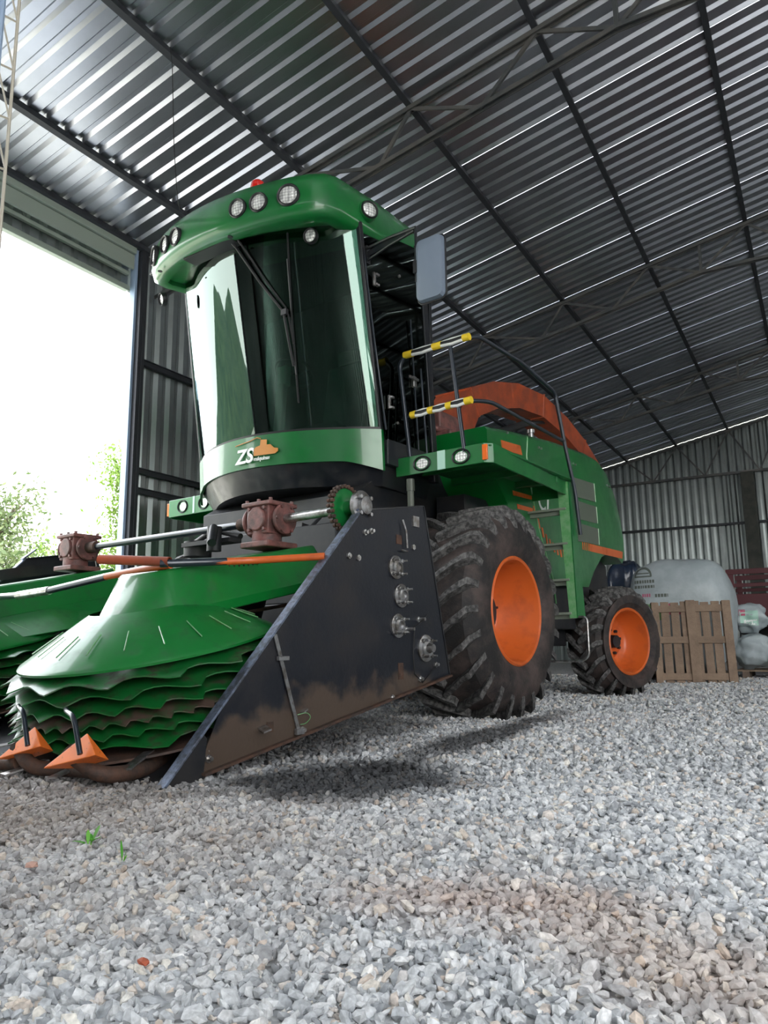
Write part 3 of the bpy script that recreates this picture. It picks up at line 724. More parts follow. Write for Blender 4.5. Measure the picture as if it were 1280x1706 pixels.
mb = MB(); mb.box((CX-.42, 4.82, 3.20), (.34, .03, .13), (0, .05, .25)); mb.bar((CX-.25, 4.9, 2.3), (CX-.28, 4.86, 3.2), .03); mb.build('monitor', 'cream', HV, bevel=.01)
mb = MB(); mb.bar((CX-.72, 4.72, 2.33), (CX-.70, 4.45, 4.0), .03, .03, (0, 1, 0)); mb.build('sunblind_rail', 'cream', HV)

# ---- cab roof
def zb(y): return 3.985+.13*(y-3.83)
def outline(e):     # e = outward offset
    R = []
    R += [(CX+1.14+e, 5.62+e), (CX+1.15+e, 4.9), (CX+1.15+e, 4.30), (CX+1.11+e*.9, 4.17-e*.4), (CX+1.0+e*.7, 4.07-e*.8)]
    for i in range(17):
        a = .86-1.72*i/16; R.append((CX+a*(1+e*.6), 3.845+.215*(abs(a)/.86)**2.0*.72-e))
    R += [(CX-1.0-e*.7, 4.07-e*.8), (CX-1.11-e*.9, 4.17-e*.4), (CX-1.15-e, 4.30), (CX-1.15-e, 4.9), (CX-1.14-e, 5.62+e)]
    return R
def rring(e, dz, top=False): return [(CX+.03+(x-CX)*(1-.10*max(0, (y-4.6))), y, zb(y)+dz-(x-CX)*.035) for x, y in outline(e)]
mb = MB(); mb.loft([rring(-.17, .04), rring(-.16, .0), rring(-.06, -.005), rring(-.015, .025), rring(.005, .09), rring(-.012, .29), rring(-.045, .375), rring(-.10, .405), rring(-.4, .42)])
roof = mb.build('cab_roof', 'green', HV, smooth=50)
def lamp(c, nrm, r, parent, name='headlight', ell=1.0, ring='black_plastic'):
    c = Vector(c); n = Vector(nrm).normalized(); mb = MB()
    mb.lathe([(r*1.0, -.03), (r*1.22, -.03), (r*1.24, .004), (r*1.12, .016), (r*1.0, .010), (r*.98, -.006)], c, n, 28)
    mb.mat(1).lathe([(0, .006), (r*.6, .004), (r*1.0, -.004)], c, n, 28)
    if ell != 1:
        mb.v = [tuple(c+(Vector(v)-c)+Vector((((v[0]-c.x)*(ell-1)), 0, 0))) for v in mb.v]
    return mb.build(name, [ring, 'led'], parent, smooth=30)
def roof_lamp(x, dz=.185, r=.068, sx=1):
    a = x-CX; y = 3.845+.155*(abs(a)/.86)**2; s = .36*a/.86
    return lamp((x+.03, y-.014, zb(y)+dz-(x-CX)*.035), (s, -1, -.08), r, roof)
for a in (.40, .60): roof_lamp(CX+a, .18+.0*a); roof_lamp(CX-a, .18)
lamp((CX+.89, 3.985, zb(3.98)+.155), (.45, -1, -.05), .078, roof); lamp((CX-.83, 3.985, zb(3.98)+.205), (-.45, -1, -.05), .078, roof)
for sx in (1, -1):
    c = Vector((CX+.03+sx*1.15, 4.66, zb(4.66)+.18-sx*.04)); mb = MB(); mb.lathe([(0, 0), (.092, 0), (.085, .05), (0, .05)], c-Vector((sx*.02, 0, 0)), (sx, -.45, 0), 24); mb.build('lamp_housing', 'green', roof)
    lamp(c+Vector((sx*.030, -.018, 0)), (sx, -.45, 0), .066, roof)
lamp((-3.90, 4.30, 3.965), (.25, -1, -.25), .052, roof, 'work_lamp'); mb = MB(); mb.tube([(-3.90, 4.33, 3.98), (-3.91, 4.36, 4.06)], .012); mb.build('lamp_bracket', 'black_plastic', roof)
lamp((-5.72, 4.20, 3.90), (-.3, -1, -.3), .052, roof, 'work_lamp')
mb = MB(); c = Vector((CX+.42, 4.10, zb(4.10)+.385)); mb.cyl(c, c+Vector((0, 0, .035)), .075, .07); mb.mat(1).lathe([(.062, .03), (.064, .06), (.056, .105), (.03, .128), (0, .132)], c, (0, 0, 1), 24)
mb.build('beacon', ['black_plastic', 'red_lens'], roof, smooth=40)
mb = MB()
for x, y in ((CX-.72, 3.98), (CX+.28, 3.93)): mb.mark().cyl((x, y, zb(y)-.012-(x-CX)*.035), (x, y, zb(y)+.01), .022, n=14)
mb.mark().box((CX-.05, 4.02, zb(4.02)-.006), (.6, .14, .02)); mb.each('roof_hole_shade', 'black_plastic', roof)  # shade of the underside holes and recess, put in as black pieces
# wiper
def G(x, z, o=.035): return (x, gz(x, z)-o, z)
mb = MB(); mb.tube([(-4.56, 4.00, 4.02), G(-4.545, 3.98), G(-4.36, 3.65), G(-4.19, 3.37)], .011, 8); mb.tube([(-4.48, 4.02, 4.01), G(-4.47, 3.96), G(-4.3, 3.64), G(-4.165, 3.40)], .008, 8)
mb.box(G(-4.175, 3.36, .045), (.06, .03, .05)); mb.tube([G(-4.18, 3.36, .05), G(-4.172, 3.1, .045), G(-4.17, 2.92, .03)], .010, 8); mb.tube([G(-4.145, 3.34, .05), G(-4.14, 3.1, .045)], .007, 8)
wp = mb.build('wiper_arm', 'black_plastic', HV)
mb = MB(); mb.tube([G(-4.085, 4.02, .012), G(-4.12, 3.6, .014), G(-4.15, 3.2, .014), G(-4.182, 2.62, .012)], .009, 6); mb.bar(G(-4.105, 3.8, .026), G(-4.16, 2.85, .028), .012, .014); mb.build('wiper_blade', 'black_plastic', wp)
# mirror
mb = MB(); mb.tube([(-3.585, 4.66, 3.90), (-3.30, 4.58, 3.86), (-2.98, 4.50, 3.80)], .014, 8); mb.tube([(-3.60, 4.68, 3.80), (-3.30, 4.59, 3.80), (-3.0, 4.51, 3.785)], .012, 8)
mb.bar((-3.58, 4.67, 3.85), (-3.10, 4.535, 3.82), .01, .05); mb.tube([(-2.98, 4.50, 3.80), (-2.98, 4.50, 3.34)], .011, 8); mb.box((-3.60, 4.68, 3.85), (.04, .05, .16))
ma = mb.build('mirror_arm', 'black', HV)
mb = MB(); cx, cz = -2.868, 3.43
def rr(w, h, y, k=.045, dx=0, dz=0):
    pts = []
    for sx, sz, a0 in ((1, 1, 0), (-1, 1, PI/2), (-1, -1, PI), (1, -1, 1.5*PI)):
        for i in range(4):
            a = a0+PI/2*i/3; pts.append((cx+dx+sx*(w/2-k)+k*math.cos(a), y, cz+dz+sz*(h/2-k)+k*math.sin(a)))
    return pts
mb.loft([rr(.236, .50, 4.56), rr(.244, .51, 4.535), rr(.232, .495, 4.50), rr(.10, .24, 4.455, .03, -.02, .03)])
mm = mb.build('mirror', 'plastic', HV, smooth=25)
mb = MB(); mb.loft([rr(.215, .475, 4.5615), rr(.215, .475, 4.564)]); mb.build('mirror_glass', 'bright_steel', mm)
mb = MB(); mb.tube([rr(.252, .52, 4.545)[i] for i in range(16)], .007, 6, closed=True); mb.box((-2.978, 4.488, 3.46), (.03, .03, .10)); mb.build('mirror_edge', 'black_plastic', mm)

# ---- lettering
def text(s, size, name, mt, parent, origin, xdir, ydir, depth=.003, shear=0, sx=1, bold=0):
    cu = bpy.data.curves.new('t', 'FONT'); cu.body = s; cu.size = size; cu.extrude = depth; cu.shear = shear; cu.offset = bold
    to = bpy.data.objects.new('t', cu); COL.objects.link(to); bpy.context.view_layer.update()
    me = bpy.data.meshes.new_from_object(to.evaluated_get(bpy.context.evaluated_depsgraph_get())); bpy.data.objects.remove(to)
    x = Vector(xdir).normalized(); y = Vector(ydir).normalized(); z = x.cross(y); b = BASE[parent.name][0]; O = Vector(origin)-b
    for v in me.vertices: c = v.co.copy(); v.co = O+x*c.x*sx+y*c.y+z*c.z
    me.name = name; me.materials.clear(); me.materials.append(M[mt])
    o = bpy.data.objects.new(name, me); COL.objects.link(o); o.parent = parent; BASE[o.name] = BASE[parent.name]; return o
xd = Vector((1, .0, .0)); 
def apr(x): return gz(x, 2.39)-.026
x0, x1 = -4.825, -4.62; xd = Vector((x1-x0, apr(x1)-apr(x0), 0)); 
text('ZS', .175, 'logo_letters', 'white', apron, (x0, apr(x0)-.004, 2.160), xd, (0, 0, 1), .003, .18, 1.05, .004)
x0, x1 = -4.60, -4.42; xd = Vector((x1-x0, apr(x1)-apr(x0), 0))
text('máquinas', .048, 'logo_small_letters', 'white', apron, (x0-.012, apr(x0)-.004, 2.165), xd, (0, 0, 1), .002, .18, .90, .001)
mb = MB()      # small orange harvester pictogram above the lettering
pic = [(-.11, 0), (.10, 0), (.125, .02), (.125, .045), (.09, .05), (.055, .085), (.02, .085), (.02, .13), (-.04, .135), (-.045, .085), (-.09, .075), (-.11, .05)]
mb.add([(-4.50+a, apr(-4.50+a)-.006, 2.207+b) for a, b in pic]+[(-4.50+a, apr(-4.50+a)-.002, 2.207+b) for a, b in pic], [tuple(range(12)), tuple(range(23, 11, -1))]+[(i, (i+1) % 12, 12+(i+1) % 12, 12+i) for i in range(12)])
mb.build('logo_picture', 'logo_orange', apron, smooth=0)
mb = MB(); pp = [(-4.83, 2.325), (-4.74, 2.335), (-4.65, 2.345), (-4.58, 2.365), (-4.54, 2.352)]
mb.tube([(a, apr(a)-.004, b) for a, b in pp], .004, 6); mb.build('logo_spout', 'logo_orange', apron)

# ---- platform with lights, rails and ladder
PX0, PX1 = -3.625, -2.72
mb = MB()
mb.box(((PX0+PX1)/2, 5.98, 2.145), (PX1-PX0-.02, 1.7, .012)); 
mb.prism([(PX0, 5.10), (PX1-.06, 5.10), (PX1, 5.16), (-2.80, 6.86), (-2.82, 6.86), (PX1-.02, 5.17), (PX1-.07, 5.12), (PX0, 5.12)], 2, 2.005, 2.165)
mb.box((-3.2, 6.85, 2.08), (.8, .015, .16))
for y in (5.5, 6.0, 6.5): mb.box(((PX0+PX1)/2-.02, y, 2.11), (PX1-PX0-.06, .04, .06))
pf = mb.build('platform', 'green', HV, bevel=.004)
mb = MB(); mb.box((-3.17, 5.098, 2.085), (.075, .004, .158)); mb.build('tape_strip', 'light_strip', pf)
for x in (-3.36, -2.985): lamp((x, 5.10, 2.085), (0, -1, 0), .052, pf, 'work_lamp', 1.35, 'black_plastic')
mb = MB(); mb.box((-2.762, 5.094, 2.085), (.045, .018, .125)); mb.build('side_reflector', 'reflector', pf, bevel=.004)
pfr = MB(); pfr.prism([(-5.70, 5.10), (mir(PX1)+.06, 5.10), (mir(PX1), 5.16), (mir(PX1)+.0, 6.2), (mir(PX1)+.02, 6.2), (mir(PX1)+.02, 5.17), (mir(PX1)+.07, 5.12), (-5.70, 5.12)], 2, 1.99, 2.175)
pfr.box((-6.1, 5.7, 2.15), (.95, 1.1, .012)); p2 = pfr.build('lamp_panel', 'green', HV, bevel=.004)
mb = MB(); mb.box((-6.25, 5.098, 2.085), (.03, .004, .18)); mb.build('tape_strip', 'light_strip', p2)
for x in (-6.43, -6.09): lamp((x, 5.10, 2.085), (0, -1, 0), .058, p2, 'work_lamp', 1.15)
mb = MB(); mb.box((-6.70, 5.14, 2.08), (.03, .05, .14)); mb.build('side_reflector', 'reflector', p2, bevel=.004)
# handrail
mb = MB()
mb.tube(bent([(-3.485, 5.12, 2.1), (-3.575, 5.1, 3.0), (-3.50, 5.1, 3.075), (-2.90, 5.12, 3.075), (-2.84, 5.2, 3.10), (-2.80, 5.9, 3.08), (-2.755, 6.50, 2.955), (-2.745, 6.65, 2.47), (-2.722, 6.78, 2.05), (-2.722, 6.86, 1.62)], .06), .019, 12)
mb.tube(bent([(-3.475, 5.1, 2.52), (-2.90, 5.1, 2.535), (-2.80, 5.28, 2.555), (-2.75, 6.64, 2.50)], .09), .017, 12)
mb.tube([(-3.06, 5.1, 3.07), (-2.955, 5.11, 2.12)], .018, 12)
mb.tube([(-3.485, 5.3, 3.0), (-3.43, 5.3, 2.1)], .01, 8)
hr = mb.build('handrail', 'rail', pf, smooth=60)
def wrap(a, b, n, last=True):
    a = Vector(a); b = Vector(b)
    for i in range(n):
        t0, t1 = i/n, (i+1)/n; p, q = a.lerp(b, t0), a.lerp(b, t1); e = p.lerp(q, .30)
        mb.mat(0).tube([p, e], .031, 12); k = q
        mb.mat(1).tube([e, (e+k)/2, k], [.026, .023, .026], 12)
        mb.mat(2).tube([e+Vector((0, -.014, -.018)), (e+k)/2+Vector((0, -.014, -.026)), k+Vector((0, -.014, -.018))], .014, 8)
        mb.mat(2).tube([e+Vector((0, -.006, .018)), (e+k)/2+Vector((0, -.006, .024)), k+Vector((0, -.006, .020))], .010, 8)
    mb.mat(0).tube([b, b+(b-a).normalized()*.06], .031, 12)
for wa in (((-3.52, 5.1, 3.07), (-2.93, 5.1, 3.075), 2), ((-3.46, 5.1, 2.52), (-2.93, 5.1, 2.535), 3)):
    mb = MB(); wrap(*wa); mb.build('hazard_tape_padding', ['yellow', 'black_plastic', 'white_tape'], pf, smooth=50)
# ladder
lad = MB(); lad.prism([(6.72, 2.14), (6.80, 2.14), (7.02, .82), (6.90, .82)], 0, -2.795, -2.785)
for i in range(1): pass
lad.add([], []); 
lo = MB()
lo.mat(0).add([(-2.885, 6.74, 2.13), (-2.775, 6.74, 2.13), (-2.755, 6.74, .83), (-2.825, 6.74, .83), (-2.885, 6.75, 2.13), (-2.775, 6.75, 2.13), (-2.755, 6.75, .83), (-2.825, 6.75, .83)],
    [(0, 1, 2, 3), (7, 6, 5, 4), (0, 4, 5, 1), (1, 5, 6, 2), (2, 6, 7, 3), (3, 7, 4, 0)])
lo.mat(1).add([(-2.775, 6.74, 2.13), (-2.775, 6.84, 2.13), (-2.755, 6.93, .83), (-2.755, 6.74, .83), (-2.765, 6.74, 2.13), (-2.765, 6.84, 2.13), (-2.745, 6.93, .83), (-2.745, 6.74, .83)],
    [(0, 1, 2, 3), (7, 6, 5, 4), (0, 4, 5, 1), (1, 5, 6, 2), (2, 6, 7, 3), (3, 7, 4, 0)])
ladder = lo.build('ladder', ['light_green', 'green'], HV, smooth=0)
mb = MB(); mb.box((-3.36, 6.75, 1.45), (.03, .09, 1.3)); mb.build('ladder_rail', 'green', ladder)
for z in (1.87, 1.535, 1.19, .875):
    mb = MB(); mb.box((-3.08, 6.755, z), (.55, .05, .022)); mb.box((-3.08, 6.79, z-.02), (.55, .02, .06)); mb.build('rung', 'light_green' if z > 2 else 'rung_metal', ladder, bevel=.003)
mb = MB(); mb.tube(bent([(-2.80, 6.76, .84), (-2.665, 6.76, .84), (-2.665, 6.76, .49), (-2.72, 6.76, .44), (-3.15, 6.76, .43)], .05), .012); mb.build('folding_step', 'bright_steel', ladder, smooth=60)

# ---- rear body
BX = -3.20
mb = MB()
sidep = [(5.95, 2.32), (5.95, 2.58), (6.5, 2.65), (7.4, 2.75), (8.35, 2.81), (8.75, 2.80), (9.05, 2.70), (9.30, 2.45), (9.46, 2.13), (9.52, 1.85), (9.50, 1.66), (9.42, 1.58), (9.2, 1.66), (8.95, 1.68), (8.68, 1.60), (8.42, 1.42), (8.22, 1.22), (7.6, 1.20), (7.0, 1.20), (6.45, 1.22), (6.35, 1.35), (6.30, 1.9), (6.1, 2.1)]
rings = []
for x, s in ((BX, 0), (BX-.03, 0), (-6.24+.03, 0), (-6.24, 0)):
    edge = x in (BX, -6.24); rings.append([(x, y+(-.03 if edge and y > 9 else 0), z-(.035 if edge and z > 2.4 else 0)) for y, z in sidep])
mb.loft(rings); body = mb.build('engine_hood', 'green', HV, smooth=35)
mb = MB(); mb.prism([(8.1, 1.02), (9.42, 1.02), (9.40, 1.56), (9.1, 1.64), (8.8, 1.60), (8.5, 1.42), (8.2, 1.2)], 0, -6.1, -3.42); mb.build('wheel_well', 'dark', HV)
def bpan(name, mt, poly, d=.006):
    mb = MB(); mb.prism(poly, 0, BX, BX+d); return mb.build(name, mt, body, smooth=0)
sc = 1.016
def Q(y, z): return (y*sc, (z-.6)*sc+.6)
for a in ([(7.815, 2.41), (8.42, 2.44), (8.44, 2.22), (7.83, 2.20)], [(7.84, 2.155), (8.45, 2.165), (8.46, 1.97), (7.85, 1.95)], [(7.85, 1.905), (8.47, 1.91), (8.47, 1.72), (7.86, 1.70)]):
    bpan('louvre', 'mesh', [Q(*p) for p in a], .008)
    q = [Q(*p) for p in a]; mb = MB(); mb.tube([(BX+.008, q[i][0], q[i][1]) for i in (1, 2)], .006, 6); mb.build('louvre_edge', 'light_green', body)
bpan('side_stripe', 'orange', [Q(8.18, 1.705), Q(9.27, 1.715), Q(9.25, 1.625), Q(8.18, 1.62)], .004)
for i in range(4): bpan('stripe_dash', 'orange', [Q(8.14-i*.055, 1.715), Q(8.155-i*.055, 1.715), Q(8.155-i*.055, 1.62), Q(8.14-i*.055, 1.62)], .004)
for i in range(9):
    y = 6.86+i*.085; z = 1.96-.40*(1-math.exp(-i*.34)); bpan('stripe_dash', 'orange', [(y, z), (y+.035, z-.005), (y+.06, z-.10), (y+.025, z-.10)], .004)
bpan('orange_panel', 'orange', [(6.22, 2.50), (6.62, 2.53), (6.66, 2.44), (6.24, 2.41)]); bpan('orange_panel', 'orange', [(6.45, 2.37), (6.68, 2.39), (6.68, 2.345), (6.46, 2.33)])
bpan('orange_panel', 'orange', [(6.42, 2.045), (6.83, 2.055), (6.83, 2.015), (6.43, 2.0)]); bpan('orange_panel', 'orange', [(6.50, 1.925), (6.84, 1.93), (6.84, 1.89), (6.51, 1.88)])
mb = MB(); mb.tube([(BX+.002, 6.80, 2.66), (BX+.002, 6.76, 2.45), (BX+.002, 6.84, 2.1), (BX+.002, 6.96, 1.75), (BX+.002, 7.25, 1.25), (BX+.002, 7.3, 1.0)], .008, 6); mb.build('panel_seam', 'light_green', body)
mb = MB()
for y, z in ((6.35, 2.60), (7.05, 2.60), (7.11, 2.60), (7.95, 2.60), (8.02, 2.60), (9.0, 2.52), (9.08, 2.52)): mb.mark().cyl((BX, y, z), (BX+.014, y, z), .012, n=10)
mb.each('panel_bolt', 'bright_steel', body)
text('C7', .26, 'body_lettering', 'white', body, (BX+.004, 7.0, 1.94), (0, 1, .02), (0, -.25, 1), .002, 0, .9, .006)
# ---- discharge spout folded back over the hood
cl = []; SX = -4.55
ctr = [(7.35, 2.75), (7.45, 3.10), (7.75, 3.50), (8.3, 3.74), (9.0, 3.92), (9.8, 3.98), (10.6, 3.86), (11.3, 3.66), (11.95, 3.36)]
secs = []
for i, (y, z) in enumerate(ctr):
    a = Vector(ctr[max(i-1, 0)]); b = Vector(ctr[min(i+1, len(ctr)-1)]); d = (b-a).normalized(); nrm = Vector((-d.y, d.x)); w = .26-.006*i; hh = .20-.008*i
    secs.append([(SX-w, y+nrm.x*hh, z+nrm.y*hh), (SX+w, y+nrm.x*hh, z+nrm.y*hh), (SX+w*.9, y-nrm.x*hh, z-nrm.y*hh), (SX-w*.9, y-nrm.x*hh, z-nrm.y*hh)])
mb = MB(); mb.loft(secs); sp = mb.build('discharge_spout', 'spout', HV, smooth=50)
mb = MB()
for sct in (secs[2], secs[5], secs[7]): mb.mark().tube([Vector(p) for p in sct], .02, 6, closed=True)
mb.each('spout_rib', 'spout', sp)
mb = MB(); mb.tube([(SX+.2, 8.2, 3.2), (SX+.15, 9.4, 3.65)], .05, 12); mb.tube([(SX+.15, 9.4, 3.65), (SX+.1, 10.2, 3.85)], .025, 12); mb.tube([(SX+.1, 7.4, 2.85), (SX+.2, 8.2, 3.2)], .03, 10); mb.build('spout_cylinder', 'dark', sp)
mb = MB(); mb.cyl((SX, 7.35, 2.6), (SX, 7.35, 2.92), .42, .38, 28); mb.build('spout_turret', 'spout', HV)
mb = MB(); mb.cyl((-3.6, 7.75, 2.8), (-3.6, 7.75, 2.98), .03, n=12); mb.cyl((-3.6, 7.75, 2.98), (-3.6, 7.75, 3.02), .045, n=12); mb.build('exhaust_cap', 'steel', HV)
# ================================================================ FORAGE HEADER (carried in front of the harvester, leaning forward 12 degrees)
HD = thing('forage_header', 'green rotary forage header with stacked toothed discs between black side plates', 'header', (XC, 3.2, 0), 'M')
TL = math.radians(12); ct, st = math.cos(TL), math.sin(TL)
def rotor(cx, cy, cz, flip):
    """tilted drum; local frame: a = sideways, b = back, n = up"""
    ax = Vector((0, -st, ct)); C = Vector((cx, cy, cz)); A = Vector((1, 0, 0)); B = Vector((0, ct, st))
    def P(r, th, h): return C+A*(r*math.cos(th))+B*(r*math.sin(th))+ax*h
    mb = MB(); mb.lathe([(.0, .02), (.46, .02), (.50, -.06), (.50, -.38), (.3, -.42), (0, -.42)], C, ax, 48); drum = mb.build('rotor_drum', 'dark', HD)
    mb = MB(); mb.lathe([(.30, .22), (.34, .20), (.672, .015), (.684, .0), (.682, -.012), (.66, .005), (.3, .17)], C, ax, 72)
    cone = mb.build('rotor_cone', 'green_dirty', drum, smooth=30)
    mb = MB()
    for k in range(20):
        a = 2*PI*k/20+.1; mb.mark().tube([P(.46, a, .143), P(.60, a, .068)], .0035, 5)
    mb.each('cone_weld', 'light_green', drum)
    def disc(h, Ro, nt_, depth, dip, mt, wav=.012, thick=.006, ph0=0):
        n = nt_*6; rows = []
        for j, (fr, hh) in enumerate(((.0, .034), (.5, .030), (.8, .010), (1, -dip))):
            row = []
            for k in range(n+1):
                th = 2*PI*k/n+ph0; ph = (k % 6)/5.0
                saw = (ph if flip else 1-ph); ro = Ro-depth*(1-max(0, (saw-.1)/.9)**1.5) if fr == 1 else Ro-depth
                r = .47+(ro-.47)*fr if fr < 1 else ro
                row.append(P(r, th, h+hh+wav*math.sin((th-ph0)*nt_)*fr*fr-(.012*saw if fr == 1 else 0)))
            rows.append(row)
        mb = MB(); mb.sheet(rows, ax*thick); return mb.build('toothed_disc', mt, drum, smooth=25)
    disc(-.050, .775, 15, .065, .006, 'green_disc', .010); disc(-.112, .770, 15, .065, .006, 'green_disc', .010, ph0=.12); disc(-.178, .765, 24, .055, .008, 'green_disc', .006, ph0=.2)
    disc(-.238, .755, 46, .035, .006, 'disc_rusty', .003); disc(-.292, .76, 30, .045, .006, 'green_disc', .004, ph0=.1); disc(-.348, .775, 12, .06, .010, 'green_disc', .012)
    mb = MB(); mb.lathe([(.3, -.40), (.76, -.405), (.765, -.415), (.3, -.43)], C, ax, 60); mb.build('knife_disc', 'rust', drum)
    mb = MB()
    for k in range(16):
        a = 2*PI*k/16+.05; d = (-1 if flip else 1)*.10
        v = [P(.70, a-.035, -.398), P(.70, a+.035, -.398), P(.875, a+.03+d, -.415), P(.875, a-.03+d, -.415)]
        mb.mark().add(v+[q-ax*.008 for q in v], [(0, 1, 2, 3), (7, 6, 5, 4), (0, 4, 5, 1), (1, 5, 6, 2), (2, 6, 7, 3), (3, 7, 4, 0)])
    mb.each('knife', 'bright_steel', drum, smooth=0)
    return C, ax, A, B
RX = -3.58; RXL = 2*XC-RX+.02
arms = []
for cx, fl in ((RX, 1), (RXL, 0)):
    C, ax, A, B = rotor(cx, 2.66, .615, fl)
    def L(a, b, h): return C+A*a+B*b+ax*h
    # gear arm cover above the cone
    mb = MB()
    def ring(h, w, r, yb):
        pts = [L(w, yb, h)]
        for i in range(13):
            a = -PI*i/12; pts.append(L(w*math.cos(a), .06+r*math.sin(a), h))
        pts.append(L(-w, yb, h)); return pts
    mb.loft([ring(.135, .335, .30, 1.22), ring(.19, .335, .30, 1.22), ring(.205, .325, .29, 1.22), ring(.40, .235, .13, 1.20), ring(.41, .22, .11, 1.20)])
    arm = mb.build('gear_arm_cover', 'green_dirty', HD, smooth=30, bevel=.006)
    # gearbox on top
    g = Vector((cx, 3.56, 1.43)); mb = MB()
    mb.box(g, (.20, .22, .20)); mb.cyl(g-Vector((.15, 0, 0)), g+Vector((.15, 0, 0)), .085, n=24); mb.cyl(g+Vector((.13, 0, 0)), g+Vector((.155, 0, 0)), .105, n=24); mb.cyl(g-Vector((.155, 0, 0)), g-Vector((.13, 0, 0)), .105, n=24)
    mb.cyl(g-Vector((0, .02, .18)), g-Vector((0, .02, .05)), .10, n=20); mb.box(g+Vector((0, 0, .10)), (.27, .26, .03)); mb.box(g-Vector((0, 0, .17)), (.26, .28, .04))
    mb.cyl(g-Vector((0, .13, 0)), g-Vector((0, .10, 0)), .08, n=20)
    gb = mb.build('gearbox', 'pink', HD, bevel=.008)
    mb = MB()
    for dx in (-.11, 0, .11):
        for dy in (-.1, .1): q = g+Vector((dx, dy, .115)); mb.mark().cyl(q, q+Vector((0, 0, .018)), .013, n=6)
    for k in range(6):
        a = k*PI/3; q = g+Vector((.155, .09*math.cos(a), .09*math.sin(a))); mb.mark().cyl(q, q+Vector((.015, 0, 0)), .011, n=6)
    for dx in (-.07, .07):
        for dz in (-.07, .07): q = g+Vector((dx, -.11, dz)); mb.mark().cyl(q, q-Vector((0, .018, 0)), .012, n=6)
    mb.each('gearbox_bolt', 'pink', gb)
mb = MB(); mb.sheet([[L(.347, -.02, .185), L(.345, .5, .185), L(.342, 1.18, .185)], [L(.60, -.02, .045), L(.62, .5, .03), L(.52, 1.15, .03)]], (0, 0, -.006)); mb.build('arm_skirt', 'green_dirty', arm, smooth=0)
# dark tray on top of the far arm
mb = MB(); mb.prism([(2.55, 1.12), (3.25, 1.28), (3.95, 1.42), (3.95, 1.32), (2.5, 1.04)], 0, -6.35, -6.32); mb.build('arm_side_strip', 'black', HD)
# hoses on arm near the gearbox
mb = MB(); mb.tube([(-3.85, 3.3, 1.28), (-3.95, 3.4, 1.40), (-4.05, 3.5, 1.36), (-4.2, 3.6, 1.38)], .03); mb.cyl((-4.0, 3.45, 1.25), (-4.0, 3.45, 1.42), .05); mb.tube([(-4.5, 3.7, 1.38), (-4.2, 3.62, 1.44), (-3.9, 3.6, 1.36)], .022); mb.cyl((-4.35, 3.6, 1.25), (-4.35, 3.6, 1.36), .10)
mb.box((-4.15, 3.55, 1.33), (.5, .12, .03)); mb.build('chain_tensioner', 'dark', HD, smooth=40)
mb = MB()
s_ = Vector((-3.36, 2.93, 1.055)); e_ = Vector((-3.31, 3.22, 1.115))
dd = (e_-s_).normalized(); ux = dd.cross(Vector((0, 0, 1))).normalized(); uy = dd.cross(ux)
mb.tube([s_.lerp(e_, i/90)+ux*.016*math.cos(i*.62)+uy*.016*math.sin(i*.62) for i in range(91)], .005, 6)
mb.build('spring', 'rust', HD)
# shafts
def shaft(a, b, r, mt='steel', nm='drive_shaft'):
    mb = MB(); mb.cyl(a, b, r, n=20); return mb.build(nm, mt, HD)
shaft((RX+.15, 3.56, 1.43), (-2.80, 3.56, 1.435), .030, 'bright_steel'); shaft((RXL+.15, 3.56, 1.43), (RX-.15, 3.56, 1.43), .026, 'rail')
mb = MB(); mb.cyl((RX-.15, 3.56, 1.43), (RX-.28, 3.56, 1.43), .045); mb.mark().cyl((RXL+.15, 3.56, 1.43), (RXL+.27, 3.56, 1.43), .045); mb.each('shaft_coupling', 'rust', HD)
# sprocket with chain
mb = MB(); c = Vector((-2.93, 3.565, 1.44)); mb.lathe([(0, -.012), (.125, -.012), (.125, .012), (.10, .02), (.045, .02), (.04, .07), (0, .07)], c, (1, 0, 0), 40); spk = mb.build('sprocket', 'green', HD)
mb = MB()
for row in (-.014, .014):
    for k in range(26):
        a = 2*PI*k/26; q = c+Vector((row, .138*math.cos(a), .138*math.sin(a))); mb.cyl(q-Vector((.009, 0, 0)), q+Vector((.009, 0, 0)), .0125, n=8)
for k in range(5):
    q = c+Vector((0, .13+.045*k*0, -.02-.04*k)); mb.box(q, (.04, .02, .03))
mb.build('roller_chain', 'rust', HD)

# cross frame and back wall
mb = MB(); mb.box((XC, 4.32, 1.02), (3.7, .16, .20)); mb.box((XC, 4.22, .62), (3.72, .05, .60)); mb.box((XC, 4.30, .40), (3.7, .12, .12)); mb.box((-3.15, 4.1, 1.18), (.6, .5, .03)); mb.box((XC+.3, 4.35, 1.35), (1.6, .10, .35))
mb.cyl((-3.95, 3.55, .55), (-3.95, 3.75, 1.12), .16, n=20); mb.cyl((-4.45, 3.5, .5), (-4.45, 3.75, 1.1), .2, n=24)
mb.build('header_frame', 'dark', HD, bevel=.01)
mb = MB(); mb.tube([(-3.75, 3.55, .83), (-3.35, 3.75, .90), (-2.95, 4.0, 1.0)], .012); mb.build('brace_rod', 'rust', HD)

